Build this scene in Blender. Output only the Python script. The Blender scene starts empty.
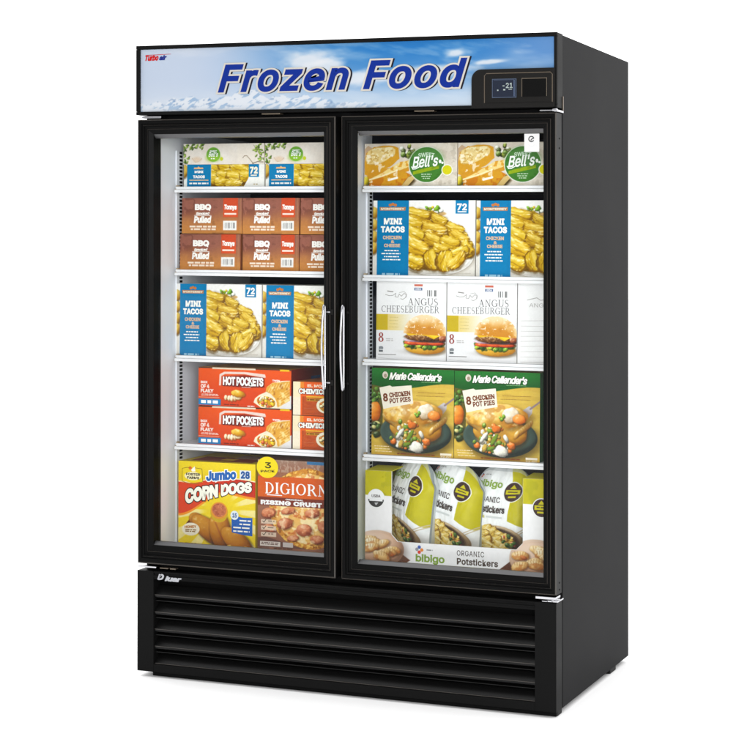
import bpy, math, random
import numpy as np
from mathutils import Matrix, Vector
random.seed(4)
RNG = np.random.default_rng(7)
SC = bpy.context.scene
COL = SC.collection
W, H, D = 1.40, 1.9753, 0.816
LEAN = 0.0254                     # the header sits slightly out of level: its left end is this much higher
FLOOR = -0.018

def lift(x, z):
    return z + LEAN * (1 - x / W) * (z / H)

# ------------------------------------------------------------------ materials
def lin(c):
    c = np.asarray(c, dtype=float)
    return np.where(c <= 0.04045, c / 12.92, ((np.maximum(c, 0) + 0.055) / 1.055) ** 2.4)

def rgb(r, g, b):
    return np.array([r, g, b]) / 255.0

def new_mat(name):
    m = bpy.data.materials.new(name)
    m.use_nodes = True
    nt = m.node_tree
    return m, nt, nt.nodes['Principled BSDF']

def mat(name, col, rough=0.5, spec=0.5, metal=0.0, bump=0.0, bscale=400, vary=0.0, vscale=20, coat=0.0):
    m, nt, b = new_mat(name)
    c = tuple(lin(np.array(col) / 255.0)) + (1,)
    b.inputs['Base Color'].default_value = c
    b.inputs['Roughness'].default_value = rough
    b.inputs['Specular IOR Level'].default_value = spec
    b.inputs['Metallic'].default_value = metal
    b.inputs['Coat Weight'].default_value = coat
    tc = nt.nodes.new('ShaderNodeTexCoord')
    if vary > 0:
        n = nt.nodes.new('ShaderNodeTexNoise'); n.inputs['Scale'].default_value = vscale; n.inputs['Detail'].default_value = 6
        nt.links.new(tc.outputs['Object'], n.inputs['Vector'])
        r = nt.nodes.new('ShaderNodeMapRange')
        r.inputs['To Min'].default_value = max(0.02, rough - vary); r.inputs['To Max'].default_value = min(1, rough + vary)
        nt.links.new(n.outputs['Fac'], r.inputs['Value']); nt.links.new(r.outputs['Result'], b.inputs['Roughness'])
        mx = nt.nodes.new('ShaderNodeMix'); mx.data_type = 'RGBA'
        mx.inputs[6].default_value = c
        mx.inputs[7].default_value = tuple(min(1, v * (1 + vary)) for v in c[:3]) + (1,)
        nt.links.new(n.outputs['Fac'], mx.inputs[0]); nt.links.new(mx.outputs[2], b.inputs['Base Color'])
    if bump > 0:
        n2 = nt.nodes.new('ShaderNodeTexNoise'); n2.inputs['Scale'].default_value = bscale; n2.inputs['Detail'].default_value = 3
        nt.links.new(tc.outputs['Object'], n2.inputs['Vector'])
        bp = nt.nodes.new('ShaderNodeBump'); bp.inputs['Strength'].default_value = bump; bp.inputs['Distance'].default_value = 0.001
        nt.links.new(n2.outputs['Fac'], bp.inputs['Height']); nt.links.new(bp.outputs['Normal'], b.inputs['Normal'])
    return m

M = {}
M['side'] = mat('black_side_steel', (25, 25, 26), 0.5, 0.02, bump=0.12, bscale=900, vary=0.03, vscale=3)
M['black'] = mat('black_painted_steel', (18, 18, 18), 0.42, 0.03, bump=0.08, bscale=900, vary=0.08, vscale=9)
M['frame'] = mat('black_door_extrusion', (13, 13, 13), 0.34, 0.03, bump=0.0, bscale=500, vary=0.06, vscale=14)
M['edge_highlight'] = mat('painted_edge_highlight', (62, 58, 54), 0.3, 0.4)  # lighter colour painted as highlight lines along frame ridges and slat lips
M['plastic'] = mat('black_moulded_plastic', (19, 18, 17), 0.42, 0.10, bump=0.3, bscale=1500)
M['cavity'] = mat('matt_black_inside', (7, 7, 7), 0.9, 0.1)
M['louver'] = mat('black_grille_slat', (13, 13, 13), 0.30, 0.18, bump=0.0, bscale=700)
M['rubber'] = mat('black_rubber', (14, 14, 14), 0.7, 0.25)
M['liner'] = mat('white_liner_enamel', (240, 243, 249), 0.4, 0.4, vary=0.05, vscale=5)
M['shaded_liner'] = mat('shade_blue_liner', (24, 33, 54), 0.5, 0.4)  # liner coloured dark blue to stand in for the shade inside
M['shelf'] = mat('white_shelf_coating', (240, 240, 242), 0.35, 0.45, vary=0.05, vscale=30)
M['clip'] = mat('tan_shelf_clip', (170, 150, 120), 0.5, 0.3)
M['chrome'] = mat('brushed_chrome', (182, 182, 186), 0.2, 0.5, 1.0)
M['spacer'] = mat('grey_glass_spacer', (86, 86, 87), 0.3, 0.5, 0.6)
M['trimline'] = mat('bronze_trim', (96, 86, 74), 0.35, 0.5, 0.5)
M['bezel'] = mat('blue_grey_bezel', (60, 72, 92), 0.35, 0.4)
M['screen'] = mat('lcd_glass', (24, 30, 44), 0.15, 0.5)
M['floor'] = mat('white_studio_floor', (253, 253, 253), 0.8, 0.0)
M['sticker'] = mat('white_sticker', (196, 196, 196), 0.5, 0.3)
M['inkdark'] = mat('dark_ink', (24, 24, 26), 0.5, 0.2)

def card_mat(name, rough=0.45, spec=0.14, bump=0.15):
    m, nt, b = new_mat(name)
    a = nt.nodes.new('ShaderNodeAttribute'); a.attribute_name = 'Col'
    nt.links.new(a.outputs['Color'], b.inputs['Base Color'])
    b.inputs['Roughness'].default_value = rough
    b.inputs['Specular IOR Level'].default_value = spec
    tc = nt.nodes.new('ShaderNodeTexCoord')
    n = nt.nodes.new('ShaderNodeTexNoise'); n.inputs['Scale'].default_value = 18; n.inputs['Detail'].default_value = 2
    nt.links.new(tc.outputs['Object'], n.inputs['Vector'])
    bp = nt.nodes.new('ShaderNodeBump'); bp.inputs['Strength'].default_value = bump; bp.inputs['Distance'].default_value = 0.004
    nt.links.new(n.outputs['Fac'], bp.inputs['Height']); nt.links.new(bp.outputs['Normal'], b.inputs['Normal'])
    return m
M['print'] = card_mat('printed_carton')
M['film'] = card_mat('printed_film', 0.36, 0.2, 0.25)
M['ink'] = card_mat('printed_lettering', 0.5, 0.1, 0.0)

def glass_mat():
    m = bpy.data.materials.new('clear_door_glass'); m.use_nodes = True
    nt = m.node_tree; nt.nodes.clear()
    o = nt.nodes.new('ShaderNodeOutputMaterial'); mx = nt.nodes.new('ShaderNodeMixShader')
    t = nt.nodes.new('ShaderNodeBsdfTransparent'); t.inputs['Color'].default_value = (0.97, 0.98, 0.98, 1)
    g = nt.nodes.new('ShaderNodeBsdfGlossy'); g.inputs['Roughness'].default_value = 0.02
    f = nt.nodes.new('ShaderNodeFresnel'); f.inputs['IOR'].default_value = 1.2
    nt.links.new(f.outputs[0], mx.inputs[0]); nt.links.new(t.outputs[0], mx.inputs[1]); nt.links.new(g.outputs[0], mx.inputs[2])
    nt.links.new(mx.outputs[0], o.inputs['Surface'])
    return m
M['glass'] = glass_mat()

# ------------------------------------------------------------------ mesh helpers
class MB:
    def __init__(self):
        self.v, self.f, self.m, self.mats = [], [], [], []
    def mi(self, key):
        if key not in self.mats: self.mats.append(key)
        return self.mats.index(key)
    def face(self, pts, key):
        b = len(self.v); self.v += [tuple(p) for p in pts]
        self.f.append(tuple(range(b, b + len(pts)))); self.m.append(self.mi(key))
    def box(self, x0, x1, y0, y1, z0, z1, key):
        b = len(self.v)
        self.v += [(x0, y0, z0), (x1, y0, z0), (x1, y1, z0), (x0, y1, z0), (x0, y0, z1), (x1, y0, z1), (x1, y1, z1), (x0, y1, z1)]
        for q in ((0, 3, 2, 1), (4, 5, 6, 7), (0, 1, 5, 4), (1, 2, 6, 5), (2, 3, 7, 6), (3, 0, 4, 7)):
            self.f.append(tuple(b + i for i in q)); self.m.append(self.mi(key))
    def prism_x(self, prof, x0, x1, key):          # closed profile of (y, z) swept along x
        n = len(prof); b = len(self.v)
        self.v += [(x0, p[0], p[1]) for p in prof] + [(x1, p[0], p[1]) for p in prof]
        k = self.mi(key)
        for i in range(n):
            j = (i + 1) % n
            self.f.append((b + i, b + j, b + n + j, b + n + i)); self.m.append(k)
        self.f.append(tuple(b + i for i in reversed(range(n)))); self.m.append(k)
        self.f.append(tuple(b + n + i for i in range(n))); self.m.append(k)
    def prism_y(self, poly, y0, y1, key):          # polygon of (x, z) swept along y
        n = len(poly); b = len(self.v)
        self.v += [(p[0], y0, p[1]) for p in poly] + [(p[0], y1, p[1]) for p in poly]
        k = self.mi(key)
        for i in range(n):
            j = (i + 1) % n
            self.f.append((b + j, b + i, b + n + i, b + n + j)); self.m.append(k)
        self.f.append(tuple(b + i for i in range(n))); self.m.append(k)
        self.f.append(tuple(b + n + i for i in reversed(range(n)))); self.m.append(k)
    def tube(self, pts, r, key, n=10, closed=False, flat=1.0):
        P = [Vector(p) for p in pts]; N = len(P); b = len(self.v); k = self.mi(key)
        for i, p in enumerate(P):
            a = P[i - 1] if (i > 0 or closed) else P[i]; c = P[(i + 1) % N] if (i < N - 1 or closed) else P[i]
            t = (c - a).normalized()
            s = Vector((1, 0, 0)); 
            if abs(t.dot(s)) > 0.9: s = Vector((0, 0, 1))
            u = (s - t * s.dot(t)).normalized(); w = t.cross(u)
            for j in range(n):
                an = 2 * math.pi * j / n
                self.v.append(tuple(p + u * (r * flat * math.cos(an)) + w * (r * math.sin(an))))
        for i in range(N if closed else N - 1):
            i2 = (i + 1) % N
            for j in range(n):
                j2 = (j + 1) % n
                self.f.append((b + i * n + j, b + i2 * n + j, b + i2 * n + j2, b + i * n + j2)); self.m.append(k)
        if not closed:
            self.f.append(tuple(b + j for j in range(n))); self.m.append(k)
            self.f.append(tuple(b + (N - 1) * n + j for j in reversed(range(n)))); self.m.append(k)
    def build(self, name, parent=None, bevel=0.0, smooth=False, level=True, seg=2):
        me = bpy.data.meshes.new(name)
        vs = [(x, y, lift(x, z)) for x, y, z in self.v] if level else self.v
        me.from_pydata(vs, [], self.f)
        for k in self.mats: me.materials.append(M[k])
        me.polygons.foreach_set('material_index', self.m)
        if smooth: me.polygons.foreach_set('use_smooth', [True] * len(self.f))
        me.update()
        import bmesh
        bm = bmesh.new(); bm.from_mesh(me)
        bmesh.ops.recalc_face_normals(bm, faces=bm.faces); bm.to_mesh(me); bm.free()
        o = bpy.data.objects.new(name, me); COL.objects.link(o)
        if parent: o.parent = parent
        if bevel > 0:
            md = o.modifiers.new('bevel', 'BEVEL'); md.width = bevel; md.segments = seg; md.limit_method = 'ANGLE'; md.angle_limit = math.radians(35)
        return o

def empty(name, label, cat, group=None):
    o = bpy.data.objects.new(name, None); COL.objects.link(o)
    o.empty_display_size = 0.05
    o['label'] = label; o['category'] = cat
    if group: o['group'] = group
    return o

def color_mesh(name, verts, faces, cols, matkey, parent=None, smooth=False, gain=1.0):
    me = bpy.data.meshes.new(name)
    verts = np.asarray(verts, dtype=np.float32)
    me.from_pydata(verts.tolist(), [], faces if isinstance(faces, list) else faces.tolist())
    at = me.color_attributes.new('Col', 'FLOAT_COLOR', 'POINT')
    c = np.ones((len(verts), 4), dtype=np.float32); c[:, :3] = lin(np.clip(cols, 0, 1) ** (1.05 if matkey in ('print', 'film') and gain == 1 else 1.0)) * gain
    at.data.foreach_set('color', c.ravel())
    me.materials.append(M[matkey])
    if smooth: me.polygons.foreach_set('use_smooth', [True] * len(me.polygons))
    me.update()
    o = bpy.data.objects.new(name, me); COL.objects.link(o)
    if parent: o.parent = parent
    return o

# ------------------------------------------------------------------ lettering
def _sans():
    import os
    try:
        return bpy.data.fonts.load(os.path.join(bpy.utils.system_resource('DATAFILES'), 'fonts', 'Inter.woff2'))   # the typeface that ships inside Blender
    except Exception:
        return None
SANS = _sans()
_tc = {}
def text_geo(s, shear=0.0, space=1.0):
    """flat letter faces plus, for every outline corner, its outward mitre direction"""
    key = (s, shear, space)
    if key in _tc: return _tc[key]
    cu = bpy.data.curves.new('t', 'FONT'); cu.body = s; cu.size = 1; cu.shear = shear
    cu.space_character = space; cu.resolution_u = 4
    if SANS: cu.font = SANS
    ob = bpy.data.objects.new('t', cu); COL.objects.link(ob)
    dg = bpy.context.evaluated_depsgraph_get()
    me = bpy.data.meshes.new_from_object(ob.evaluated_get(dg))
    v0 = np.array([p.co[:2] for p in me.vertices]).reshape(-1, 2); f0 = [tuple(p.vertices) for p in me.polygons]
    bpy.data.objects.remove(ob); bpy.data.curves.remove(cu); bpy.data.meshes.remove(me)
    ids, remap, v = {}, [], []
    for p in v0:
        k = (round(p[0], 5), round(p[1], 5))
        if k not in ids: ids[k] = len(v); v.append(p)
        remap.append(ids[k])
    v = np.array(v); f = []
    for q in f0:
        q = [remap[i] for i in q]
        if len(set(q)) < 3: continue
        f.append(tuple(q))
    area = lambda q: sum(v[q[i]][0] * v[q[(i + 1) % len(q)]][1] - v[q[(i + 1) % len(q)]][0] * v[q[i]][1] for i in range(len(q)))
    if sum(area(q) for q in f) < 0: f = [q[::-1] for q in f]
    ed = {}
    for q in f:
        for a, b in zip(q, q[1:] + q[:1]): ed[(a, b)] = 1
    bd = [(a, b) for a, b in ed if (b, a) not in ed]
    nr = np.zeros_like(v); cnt = np.zeros(len(v)); nn = {}
    for a, b in bd:
        d = v[b] - v[a]; n = np.array([d[1], -d[0]]) / (np.hypot(*d) + 1e-12)
        nn.setdefault(a, []).append(n); nn.setdefault(b, []).append(n)
    for a, L in nn.items():
        m = sum(L); l = np.hypot(*m)
        if l > 1e-6:
            m = m / l; c = max(0.6, min(1, float(np.dot(m, L[0])))); nr[a] = m / c
    _tc[key] = (v, f, bd, nr)
    return _tc[key]

class Ink:
    """Lettering in art units: x right 0..1 of the width, y down; drawn as thin flat shapes, one mesh per section."""
    def __init__(self): self.sec = {}; self.sy = None; self.k = 0; self.part('lettering')
    def part(self, name):
        self.cur = self.sec.setdefault(name, ([], [], []))
    def add(self, v2, faces, col, layer):
        V, F, C = self.cur
        b = sum(len(a) for a in V)
        self.k = (self.k + 1) % 7                                     # neighbouring shapes never share one plane
        V.append(np.column_stack([v2, np.full(len(v2), float(layer) + .03 * self.k)]))
        F += [tuple(b + i for i in q) for q in faces]
        C.append(np.tile(np.asarray(col, float), (len(v2), 1)))
    def text(self, s, box, col, bold=0.02, shear=0.0, space=1.0, layer=1, warp=None, rot=0.0, ref=None, off=(0, 0)):
        v, f, bd, nr = text_geo(s, shear, space)
        rb = ref if ref is not None else bold                         # outlines keep the size of the plain letters
        lo, hi = v.min(0) - rb, v.max(0) + rb
        x0, y0, x1, y1 = box
        def fit(p):
            x = x0 + (p[:, 0] - lo[0]) / (hi[0] - lo[0]) * (x1 - x0) + off[0]
            y = y1 - (p[:, 1] - lo[1]) / (hi[1] - lo[1]) * (y1 - y0) + off[1]
            if warp: x, y = warp(x, y)
            if rot:
                cx, cy = (x0 + x1) / 2, (y0 + y1) / 2; c, s_ = math.cos(rot), math.sin(rot)
                x, y = cx + (x - cx) * c - (y - cy) * s_, cy + (x - cx) * s_ + (y - cy) * c
            return np.column_stack([x, y])
        self.add(fit(v), f, col, layer)
        if bold > 0:
            A, B = fit(v), fit(v + nr * bold)
            for a, b in bd: self.add(np.array([A[a], B[a], B[b], A[b]]), [(0, 1, 2, 3)], col, layer - .35)
    def poly(self, pts, col, layer=1):
        self.add(np.array(pts, float), [tuple(range(len(pts)))], col, layer)
    def rect(self, x0, y0, x1, y1, col, layer=1):
        self.poly([(x0, y0), (x0, y1), (x1, y1), (x1, y0)], col, layer)
    def disc(self, cx, cy, rx, ry, col, layer=1, n=28):
        self.poly([(cx + rx * math.cos(2 * math.pi * i / n), cy - ry * math.sin(2 * math.pi * i / n)) for i in range(n)], col, layer)
    def stroke(self, pts, w, col, layer=1):
        pts = np.array(pts, float)
        for a, b in zip(pts[:-1], pts[1:]):
            d = b - a; L = np.hypot(*d)
            if L < 1e-9: continue
            n = np.array([-d[1], d[0]]) / L * w / 2; e = d / L * w * 0.3
            self.poly([a - n - e, b - n + e, b + n + e, a + n - e], col, layer)
    def small(self, x0, y0, x1, y1, lines, col, layer=1, seed=0, fill=0.62, jag=True):
        """a paragraph too fine to read: rows of short word strokes"""
        r = random.Random(seed); h = (y1 - y0) / lines
        for i in range(lines):
            x = x0 + (r.random() * 0.08 * (x1 - x0) if jag else 0); end = x1 - (r.random() * 0.14 * (x1 - x0) if jag else 0)
            while x < end:
                w = min(end - x, (0.5 + r.random() * 1.6) * h * 1.6)
                if w > h * 0.2: self.rect(x, y0 + i * h, x + w, y0 + i * h + h * fill, col, layer)
                x += w + h * 0.45
    def build(self, name, w, h, parent, fwd=0.0006, step=0.0003, mp=None, gain=1.0):
        sy = w if self.sy is None else self.sy
        for nm, (vv, F, cc) in self.sec.items():
            if not vv: continue
            V = np.vstack(vv); C = np.vstack(cc)
            if mp is None: P = np.column_stack([V[:, 0] * w, -(fwd + V[:, 2] * step), h - V[:, 1] * sy])
            else: P = mp(V[:, 0], V[:, 1], fwd + V[:, 2] * step)
            color_mesh(name if nm == 'lettering' else nm, P, F, C, 'ink', parent, gain=gain)

# serif capitals out of strokes: thick stems, thin hairlines, slab serifs (unit cell 1 high, given width)
def serif(ink, word, box, col, layer=1, thick=0.17, thin=0.06, gap=0.14, warp=None):
    def arc(cx, cy, rx, ry, a0, a1, n=14):
        return [(cx + rx * math.cos(math.radians(a0 + (a1 - a0) * i / n)), cy - ry * math.sin(math.radians(a0 + (a1 - a0) * i / n))) for i in range(n + 1)]
    T, t = thick, thin
    G = {}
    def ser(x, y, w=0.3): return ('b', x - w / 2, y - t / 2, x + w / 2, y + t / 2)
    def stem(x): return [('b', x - T / 2, 0, x + T / 2, 1), ser(x, t / 2), ser(x, 1 - t / 2)]
    def ring(pts_a, pts_b): return ('p', pts_a + pts_b[::-1])
    G['I'] = (0.3, stem(0.15))
    G['D'] = (0.8, stem(0.15) + [ring(arc(.25, .5, .53, .5, 90, -90), arc(.25, .5, .53 - T, .5 - t, 90, -90))])
    G['O'] = (0.9, [ring(arc(.45, .5, .45, .5, 0, 360, 30), arc(.45, .5, .45 - T, .5 - t, 0, 360, 30))])
    G['C'] = (0.8, [ring(arc(.45, .5, .45, .5, 50, 310, 22), arc(.45, .5, .45 - T, .5 - t, 50, 310, 22)), ('b', .7, .06, .76, .32)])
    G['G'] = (0.88, [ring(arc(.45, .5, .45, .5, 50, 330, 22), arc(.45, .5, .45 - T, .5 - t, 50, 330, 22)), ('b', .7, .06, .76, .3), ('b', .84 - T, .55, .84, .92), ser(.75, .55, .36)])
    G['R'] = (0.82, stem(0.15) + [ring(arc(.25, .27, .42, .27, 90, -90), arc(.25, .27, .42 - T, .27 - t, 90, -90)), ('l', .42, .5, .74, .98, T), ser(.76, .97, .2)])
    G['N'] = (0.86, [('b', .12, 0, .12 + t, 1), ('l', .14, .02, .72, .98, T * .95), ('b', .7, 0, .7 + t, 1), ser(.15, .97, .3), ser(.73, .03, .3)])
    G['A'] = (0.86, [('l', .42, .02, .14, .98, t), ('l', .42, .02, .72, .98, T), ('b', .24, .6, .6, .6 + t), ser(.13, .97, .24), ser(.73, .97, .28)])
    G['U'] = (0.84, [('b', .08, 0, .08 + T, .7), ring(arc(.42, .66, .34, .34, 180, 360), arc(.42, .66, .34 - T * .8, .34 - t, 180, 360)), ('b', .70, 0, .76, .7), ser(.16, .03, .3), ser(.73, .03, .24)])
    G['S'] = (0.62, [ring(arc(.31, .27, .27, .27, 40, 270, 16), arc(.31, .27, .27 - T * .8, .27 - t, 40, 270, 16)), ring(arc(.31, .73, .28, .27, 90, -140, 16), arc(.31, .73, .28 - T * .8, .27 - t, 90, -140, 16)), ('l', .22, .4, .42, .6, T * .8)])
    G['H'] = (0.88, stem(0.15) + stem(0.73) + [('b', .15, .47, .73, .47 + t)])
    G['E'] = (0.68, stem(0.15) + [('b', .15, 0, .6, t), ('b', .15, .47, .5, .47 + t), ('b', .15, 1 - t, .62, 1), ('b', .56, 0, .62, .22), ('b', .58, .78, .64, 1)])
    G['B'] = (0.74, stem(0.15) + [ring(arc(.25, .25, .38, .25, 90, -90), arc(.25, .25, .38 - T, .25 - t, 90, -90)), ring(arc(.25, .73, .44, .27, 90, -90), arc(.25, .73, .44 - T, .27 - t, 90, -90))])
    G['8'] = (0.62, [ring(arc(.31, .25, .25, .25, 0, 360, 22), arc(.31, .25, .25 - T * .8, .25 - t, 0, 360, 22)), ring(arc(.31, .73, .29, .27, 0, 360, 22), arc(.31, .73, .29 - T * .8, .27 - t, 0, 360, 22))])
    tot = sum(G[c][0] for c in word) + gap * (len(word) - 1)
    x0, y0, x1, y1 = box; sx = (x1 - x0) / tot; sy = y1 - y0; x = 0
    def tr(pts):
        o = np.array([(x0 + (x + p[0]) * sx, y0 + p[1] * sy) for p in pts])
        if warp: a, b = warp(o[:, 0], o[:, 1]); o = np.column_stack([a, b])
        return o
    for c in word:
        for g in G[c][1]:
            if g[0] == 'b':
                ink.poly(tr([(g[1], g[2]), (g[1], g[4]), (g[3], g[4]), (g[3], g[2])]), col, layer)
            elif g[0] == 'l':
                w = g[5] / 2
                ink.poly(tr([(g[1] - w, g[2]), (g[3] - w, g[4]), (g[3] + w, g[4]), (g[1] + w, g[2])]), col, layer)
            else:
                n = len(g[1]) // 2; P = tr(g[1]); A, B = P[:n], P[n:][::-1]
                for i in range(n - 1):
                    ink.poly([A[i], A[i + 1], B[i + 1], B[i]], col, layer)
        x += G[c][0] + gap

# ------------------------------------------------------------------ printed pictures, painted on a fine grid of the panel itself
def vnoise(X, Y, sc, seed, octv=3):
    r = np.random.default_rng(seed); out = np.zeros_like(X); amp, tot = 1.0, 0.0
    for o in range(octv):
        g = r.random((64, 64)); x = X * sc; y = Y * sc
        xi = np.floor(x).astype(int); yi = np.floor(y).astype(int); fx = x - xi; fy = y - yi
        fx = fx * fx * (3 - 2 * fx); fy = fy * fy * (3 - 2 * fy)
        a = g[yi % 64, xi % 64]; b = g[yi % 64, (xi + 1) % 64]; c = g[(yi + 1) % 64, xi % 64]; d = g[(yi + 1) % 64, (xi + 1) % 64]
        out += amp * ((a * (1 - fx) + b * fx) * (1 - fy) + (c * (1 - fx) + d * fx) * fy); tot += amp
        amp *= 0.5; sc *= 2.03
    return out / tot

def sm(a, b, x):
    t = np.clip((x - a) / (b - a), 0, 1); return t * t * (3 - 2 * t)

class Art:
    def __init__(s, w, h, n, bg, ap=None):
        s.w, s.h, s.a = w, h, ap or h / w; s.sy = h / s.a
        s.nx = n; s.ny = max(2, int(round(n * s.a)))
        gx, gy = np.meshgrid(np.linspace(0, 1, s.nx + 1), np.linspace(0, s.a, s.ny + 1))
        s.X, s.Y = gx, gy; s.px = 1.0 / n
        s.c = np.tile(np.asarray(bg, float), gx.shape + (1,))
        s.ink = Ink(); s.ink.sy = s.sy; s.keep = None; s.sd = 0
    def mix(s, m, col):
        m = np.clip(m, 0, 1)[..., None]; s.c = s.c * (1 - m) + np.asarray(col) * m
    def aa(s, d): return np.clip(0.5 - d / s.px, 0, 1)            # d < 0 inside
    def rect(s, x0, y0, x1, y1, col, al=1):
        d = np.maximum(np.maximum(x0 - s.X, s.X - x1), np.maximum(y0 - s.Y, s.Y - y1)); s.mix(s.aa(d) * al, col)
    def uv(s, cx, cy, rx, ry, rot=0):
        c, n = math.cos(rot), math.sin(rot); dx, dy = s.X - cx, s.Y - cy
        return (dx * c + dy * n) / rx, (-dx * n + dy * c) / ry
    def ell(s, cx, cy, rx, ry, col, rot=0, al=1, soft=0):
        u, v = s.uv(cx, cy, rx, ry, rot); d = (np.hypot(u, v) - 1) * min(rx, ry)
        m = s.aa(d) if soft == 0 else 1 - sm(-soft, soft, d)
        s.mix(m * al, col)
    def polymask(s, pts, wob=0, seed=1):
        X, Y = s.X, s.Y
        if wob:
            X = X + (vnoise(X, Y, 14, seed) - .5) * wob; Y = Y + (vnoise(X, Y, 14, seed + 5) - .5) * wob
        ins = np.zeros(X.shape, bool); dm = np.full(X.shape, 9.0)
        for (xa, ya), (xb, yb) in zip(pts, pts[1:] + pts[:1]):
            if ya != yb:
                ins ^= ((ya > Y) != (yb > Y)) & (X < (xb - xa) * (Y - ya) / (yb - ya) + xa)
            L = (xb - xa) ** 2 + (yb - ya) ** 2 + 1e-12
            t = np.clip(((X - xa) * (xb - xa) + (Y - ya) * (yb - ya)) / L, 0, 1)
            dm = np.minimum(dm, np.hypot(X - xa - t * (xb - xa), Y - ya - t * (yb - ya)))
        return np.where(ins, -dm, dm)
    def poly(s, pts, col, al=1, wob=0, soft=0):
        d = s.polymask(pts, wob); s.mix((s.aa(d) if soft == 0 else 1 - sm(-soft, soft, d)) * al, col)
    def line(s, pts, w, col, al=1):
        dm = np.full(s.X.shape, 9.0)
        for (xa, ya), (xb, yb) in zip(pts[:-1], pts[1:]):
            L = (xb - xa) ** 2 + (yb - ya) ** 2 + 1e-12
            t = np.clip(((s.X - xa) * (xb - xa) + (s.Y - ya) * (yb - ya)) / L, 0, 1)
            dm = np.minimum(dm, np.hypot(s.X - xa - t * (xb - xa), s.Y - ya - t * (yb - ya)))
        s.mix(s.aa(dm - w / 2) * al, col)
    def blob(s, cx, cy, rx, ry, rot, dark, mid, light, rough=0.25, spec=0.35, wob=0.25, shadow=0.55, grain=30, mask=None):
        s.sd += 3
        u, v = s.uv(cx, cy, rx, ry, rot)
        wv = (vnoise(s.X, s.Y, 1.6 / min(rx, ry), s.sd) - .5) * wob * 2
        r = np.hypot(u, v) + wv * 0.5
        lim = 1.0 if mask is None else mask
        if shadow:
            u2, v2 = s.uv(cx + .10 * rx, cy + .16 * ry, rx * 1.12, ry * 1.14, rot)
            s.mix((1 - sm(.75, 1.12, np.hypot(u2, v2) + wv * .5)) * shadow * lim, np.asarray(dark) * .45)
        m = s.aa((r - 1) * min(rx, ry)) * lim
        hgt = np.sqrt(np.clip(1 - r * r, 0, 1))
        c_, n_ = math.cos(rot), math.sin(rot)
        nx = (u * c_ / 1 - v * n_); ny = (u * n_ + v * c_)
        tx = vnoise(s.X, s.Y, grain, s.sd + 1, 3) - .5
        sh = -.38 * nx - .5 * ny + .62 * hgt + tx * rough * 2.2
        sh = sh[..., None]
        col = np.where(sh < .45, np.asarray(dark) + (np.asarray(mid) - dark) * np.clip((sh + .25) / .7, 0, 1), np.asarray(mid) + (np.asarray(light) - mid) * np.clip((sh - .45) / .6, 0, 1))
        if spec:
            g = sm(.80, 1.0, sh[..., 0] + tx * .5) * spec
            col = col + (np.array([1, 1, .93]) - col) * g[..., None]
        s.mix(m, col)
    def shell(s, cx, cy, rx, ry, rot, dark, mid, light, mask=None):
        """a folded fried shell: flat crinkled body, bright folded rim along the top, open lower edge"""
        s.sd += 3; lim = 1.0 if mask is None else mask
        u, v = s.uv(cx, cy, rx, ry, rot)
        bend = v + .28 * u * u - .12
        wv = (vnoise(u * 2.2 + s.sd, v * 2.2, 1.4, s.sd) - .5)
        r = np.sqrt(np.abs(u) ** 3.2 + np.abs(bend) ** 2.4) + wv * .40
        u2, v2 = s.uv(cx + .04 * rx, cy + .22 * ry, rx * 1.05, ry * 1.12, rot); b2 = v2 + .28 * u2 * u2 - .12
        s.mix((1 - sm(.8, 1.15, np.hypot(u2, b2) + wv * .3)) * .55 * lim, dark * .62)
        m = s.aa((r - 1) * min(rx, ry)) * lim
        cr = vnoise(u * 1.5 + s.sd, bend * 2.6 + u * .8, 1.9, s.sd + 1, 3) - .5
        sh = .60 - .42 * bend - .18 * u + cr * .80 - .62 * sm(.62, 1.0, r)
        sh = sh[..., None]
        col = np.where(sh < .5, dark + (mid - dark) * np.clip(sh / .5 + .12, 0, 1), mid + (light - mid) * np.clip((sh - .5) / .55, 0, 1))
        s.mix(m, col)
        s.mix(m * sm(.08, .0, np.abs(bend + .52 + .12 * u + cr * .2)) * .75, light)
        s.mix(m * (1 - sm(.02, .10, np.abs(bend - .12 - .1 * np.sin(u * 4 + s.sd) + cr * .3))) * .55, dark * 1.1)
        s.mix(m * sm(.66, .74, cr + .5) * .55, np.array([1, .97, .80]))
    def scatter(s, cx, cy, rx, ry, n, rmin, rmax, cols, seed, mask=None, **k):
        r = random.Random(seed)
        for i in range(n):
            a = r.random() * 6.283; q = math.sqrt(r.random())
            c = np.asarray(cols[r.randrange(len(cols))]); R = rmin + (rmax - rmin) * r.random()
            s.blob(cx + rx * q * math.cos(a), cy + ry * q * math.sin(a), R, R * (.55 + .45 * r.random()), r.random() * 3, c * .5, c, np.minimum(1, c * 1.25 + .1), mask=mask, **k)
    def grain(s, amt, sc=60, seed=3):
        s.c = np.clip(s.c * (1 + (vnoise(s.X, s.Y, sc, seed) - .5)[..., None] * amt), 0, 1)
    def build(s, name, parent, fwd=0.0004, y=0.0, matkey='print', mp=None, gain=1.0):
        nx, ny = s.nx + 1, s.ny + 1
        if mp is None:
            P = np.column_stack([s.X.ravel() * s.w, np.full(nx * ny, y - fwd), s.h - s.Y.ravel() * s.sy])
        else:
            P = mp(s.X.ravel(), s.Y.ravel(), fwd)
        i = np.arange(nx * ny).reshape(ny, nx)
        F = np.stack([i[1:, :-1], i[1:, 1:], i[:-1, 1:], i[:-1, :-1]], -1)
        if s.keep is not None:
            k = s.keep; kk = k[1:, :-1] & k[1:, 1:] & k[:-1, 1:] & k[:-1, :-1]; F = F[kk]
        return color_mesh(name, P, F.reshape(-1, 4), s.c.reshape(-1, 3), matkey, parent, smooth=mp is not None, gain=gain)

def fade(a, b, t):
    return np.asarray(a) + (np.asarray(b) - np.asarray(a)) * t[..., None]

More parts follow.
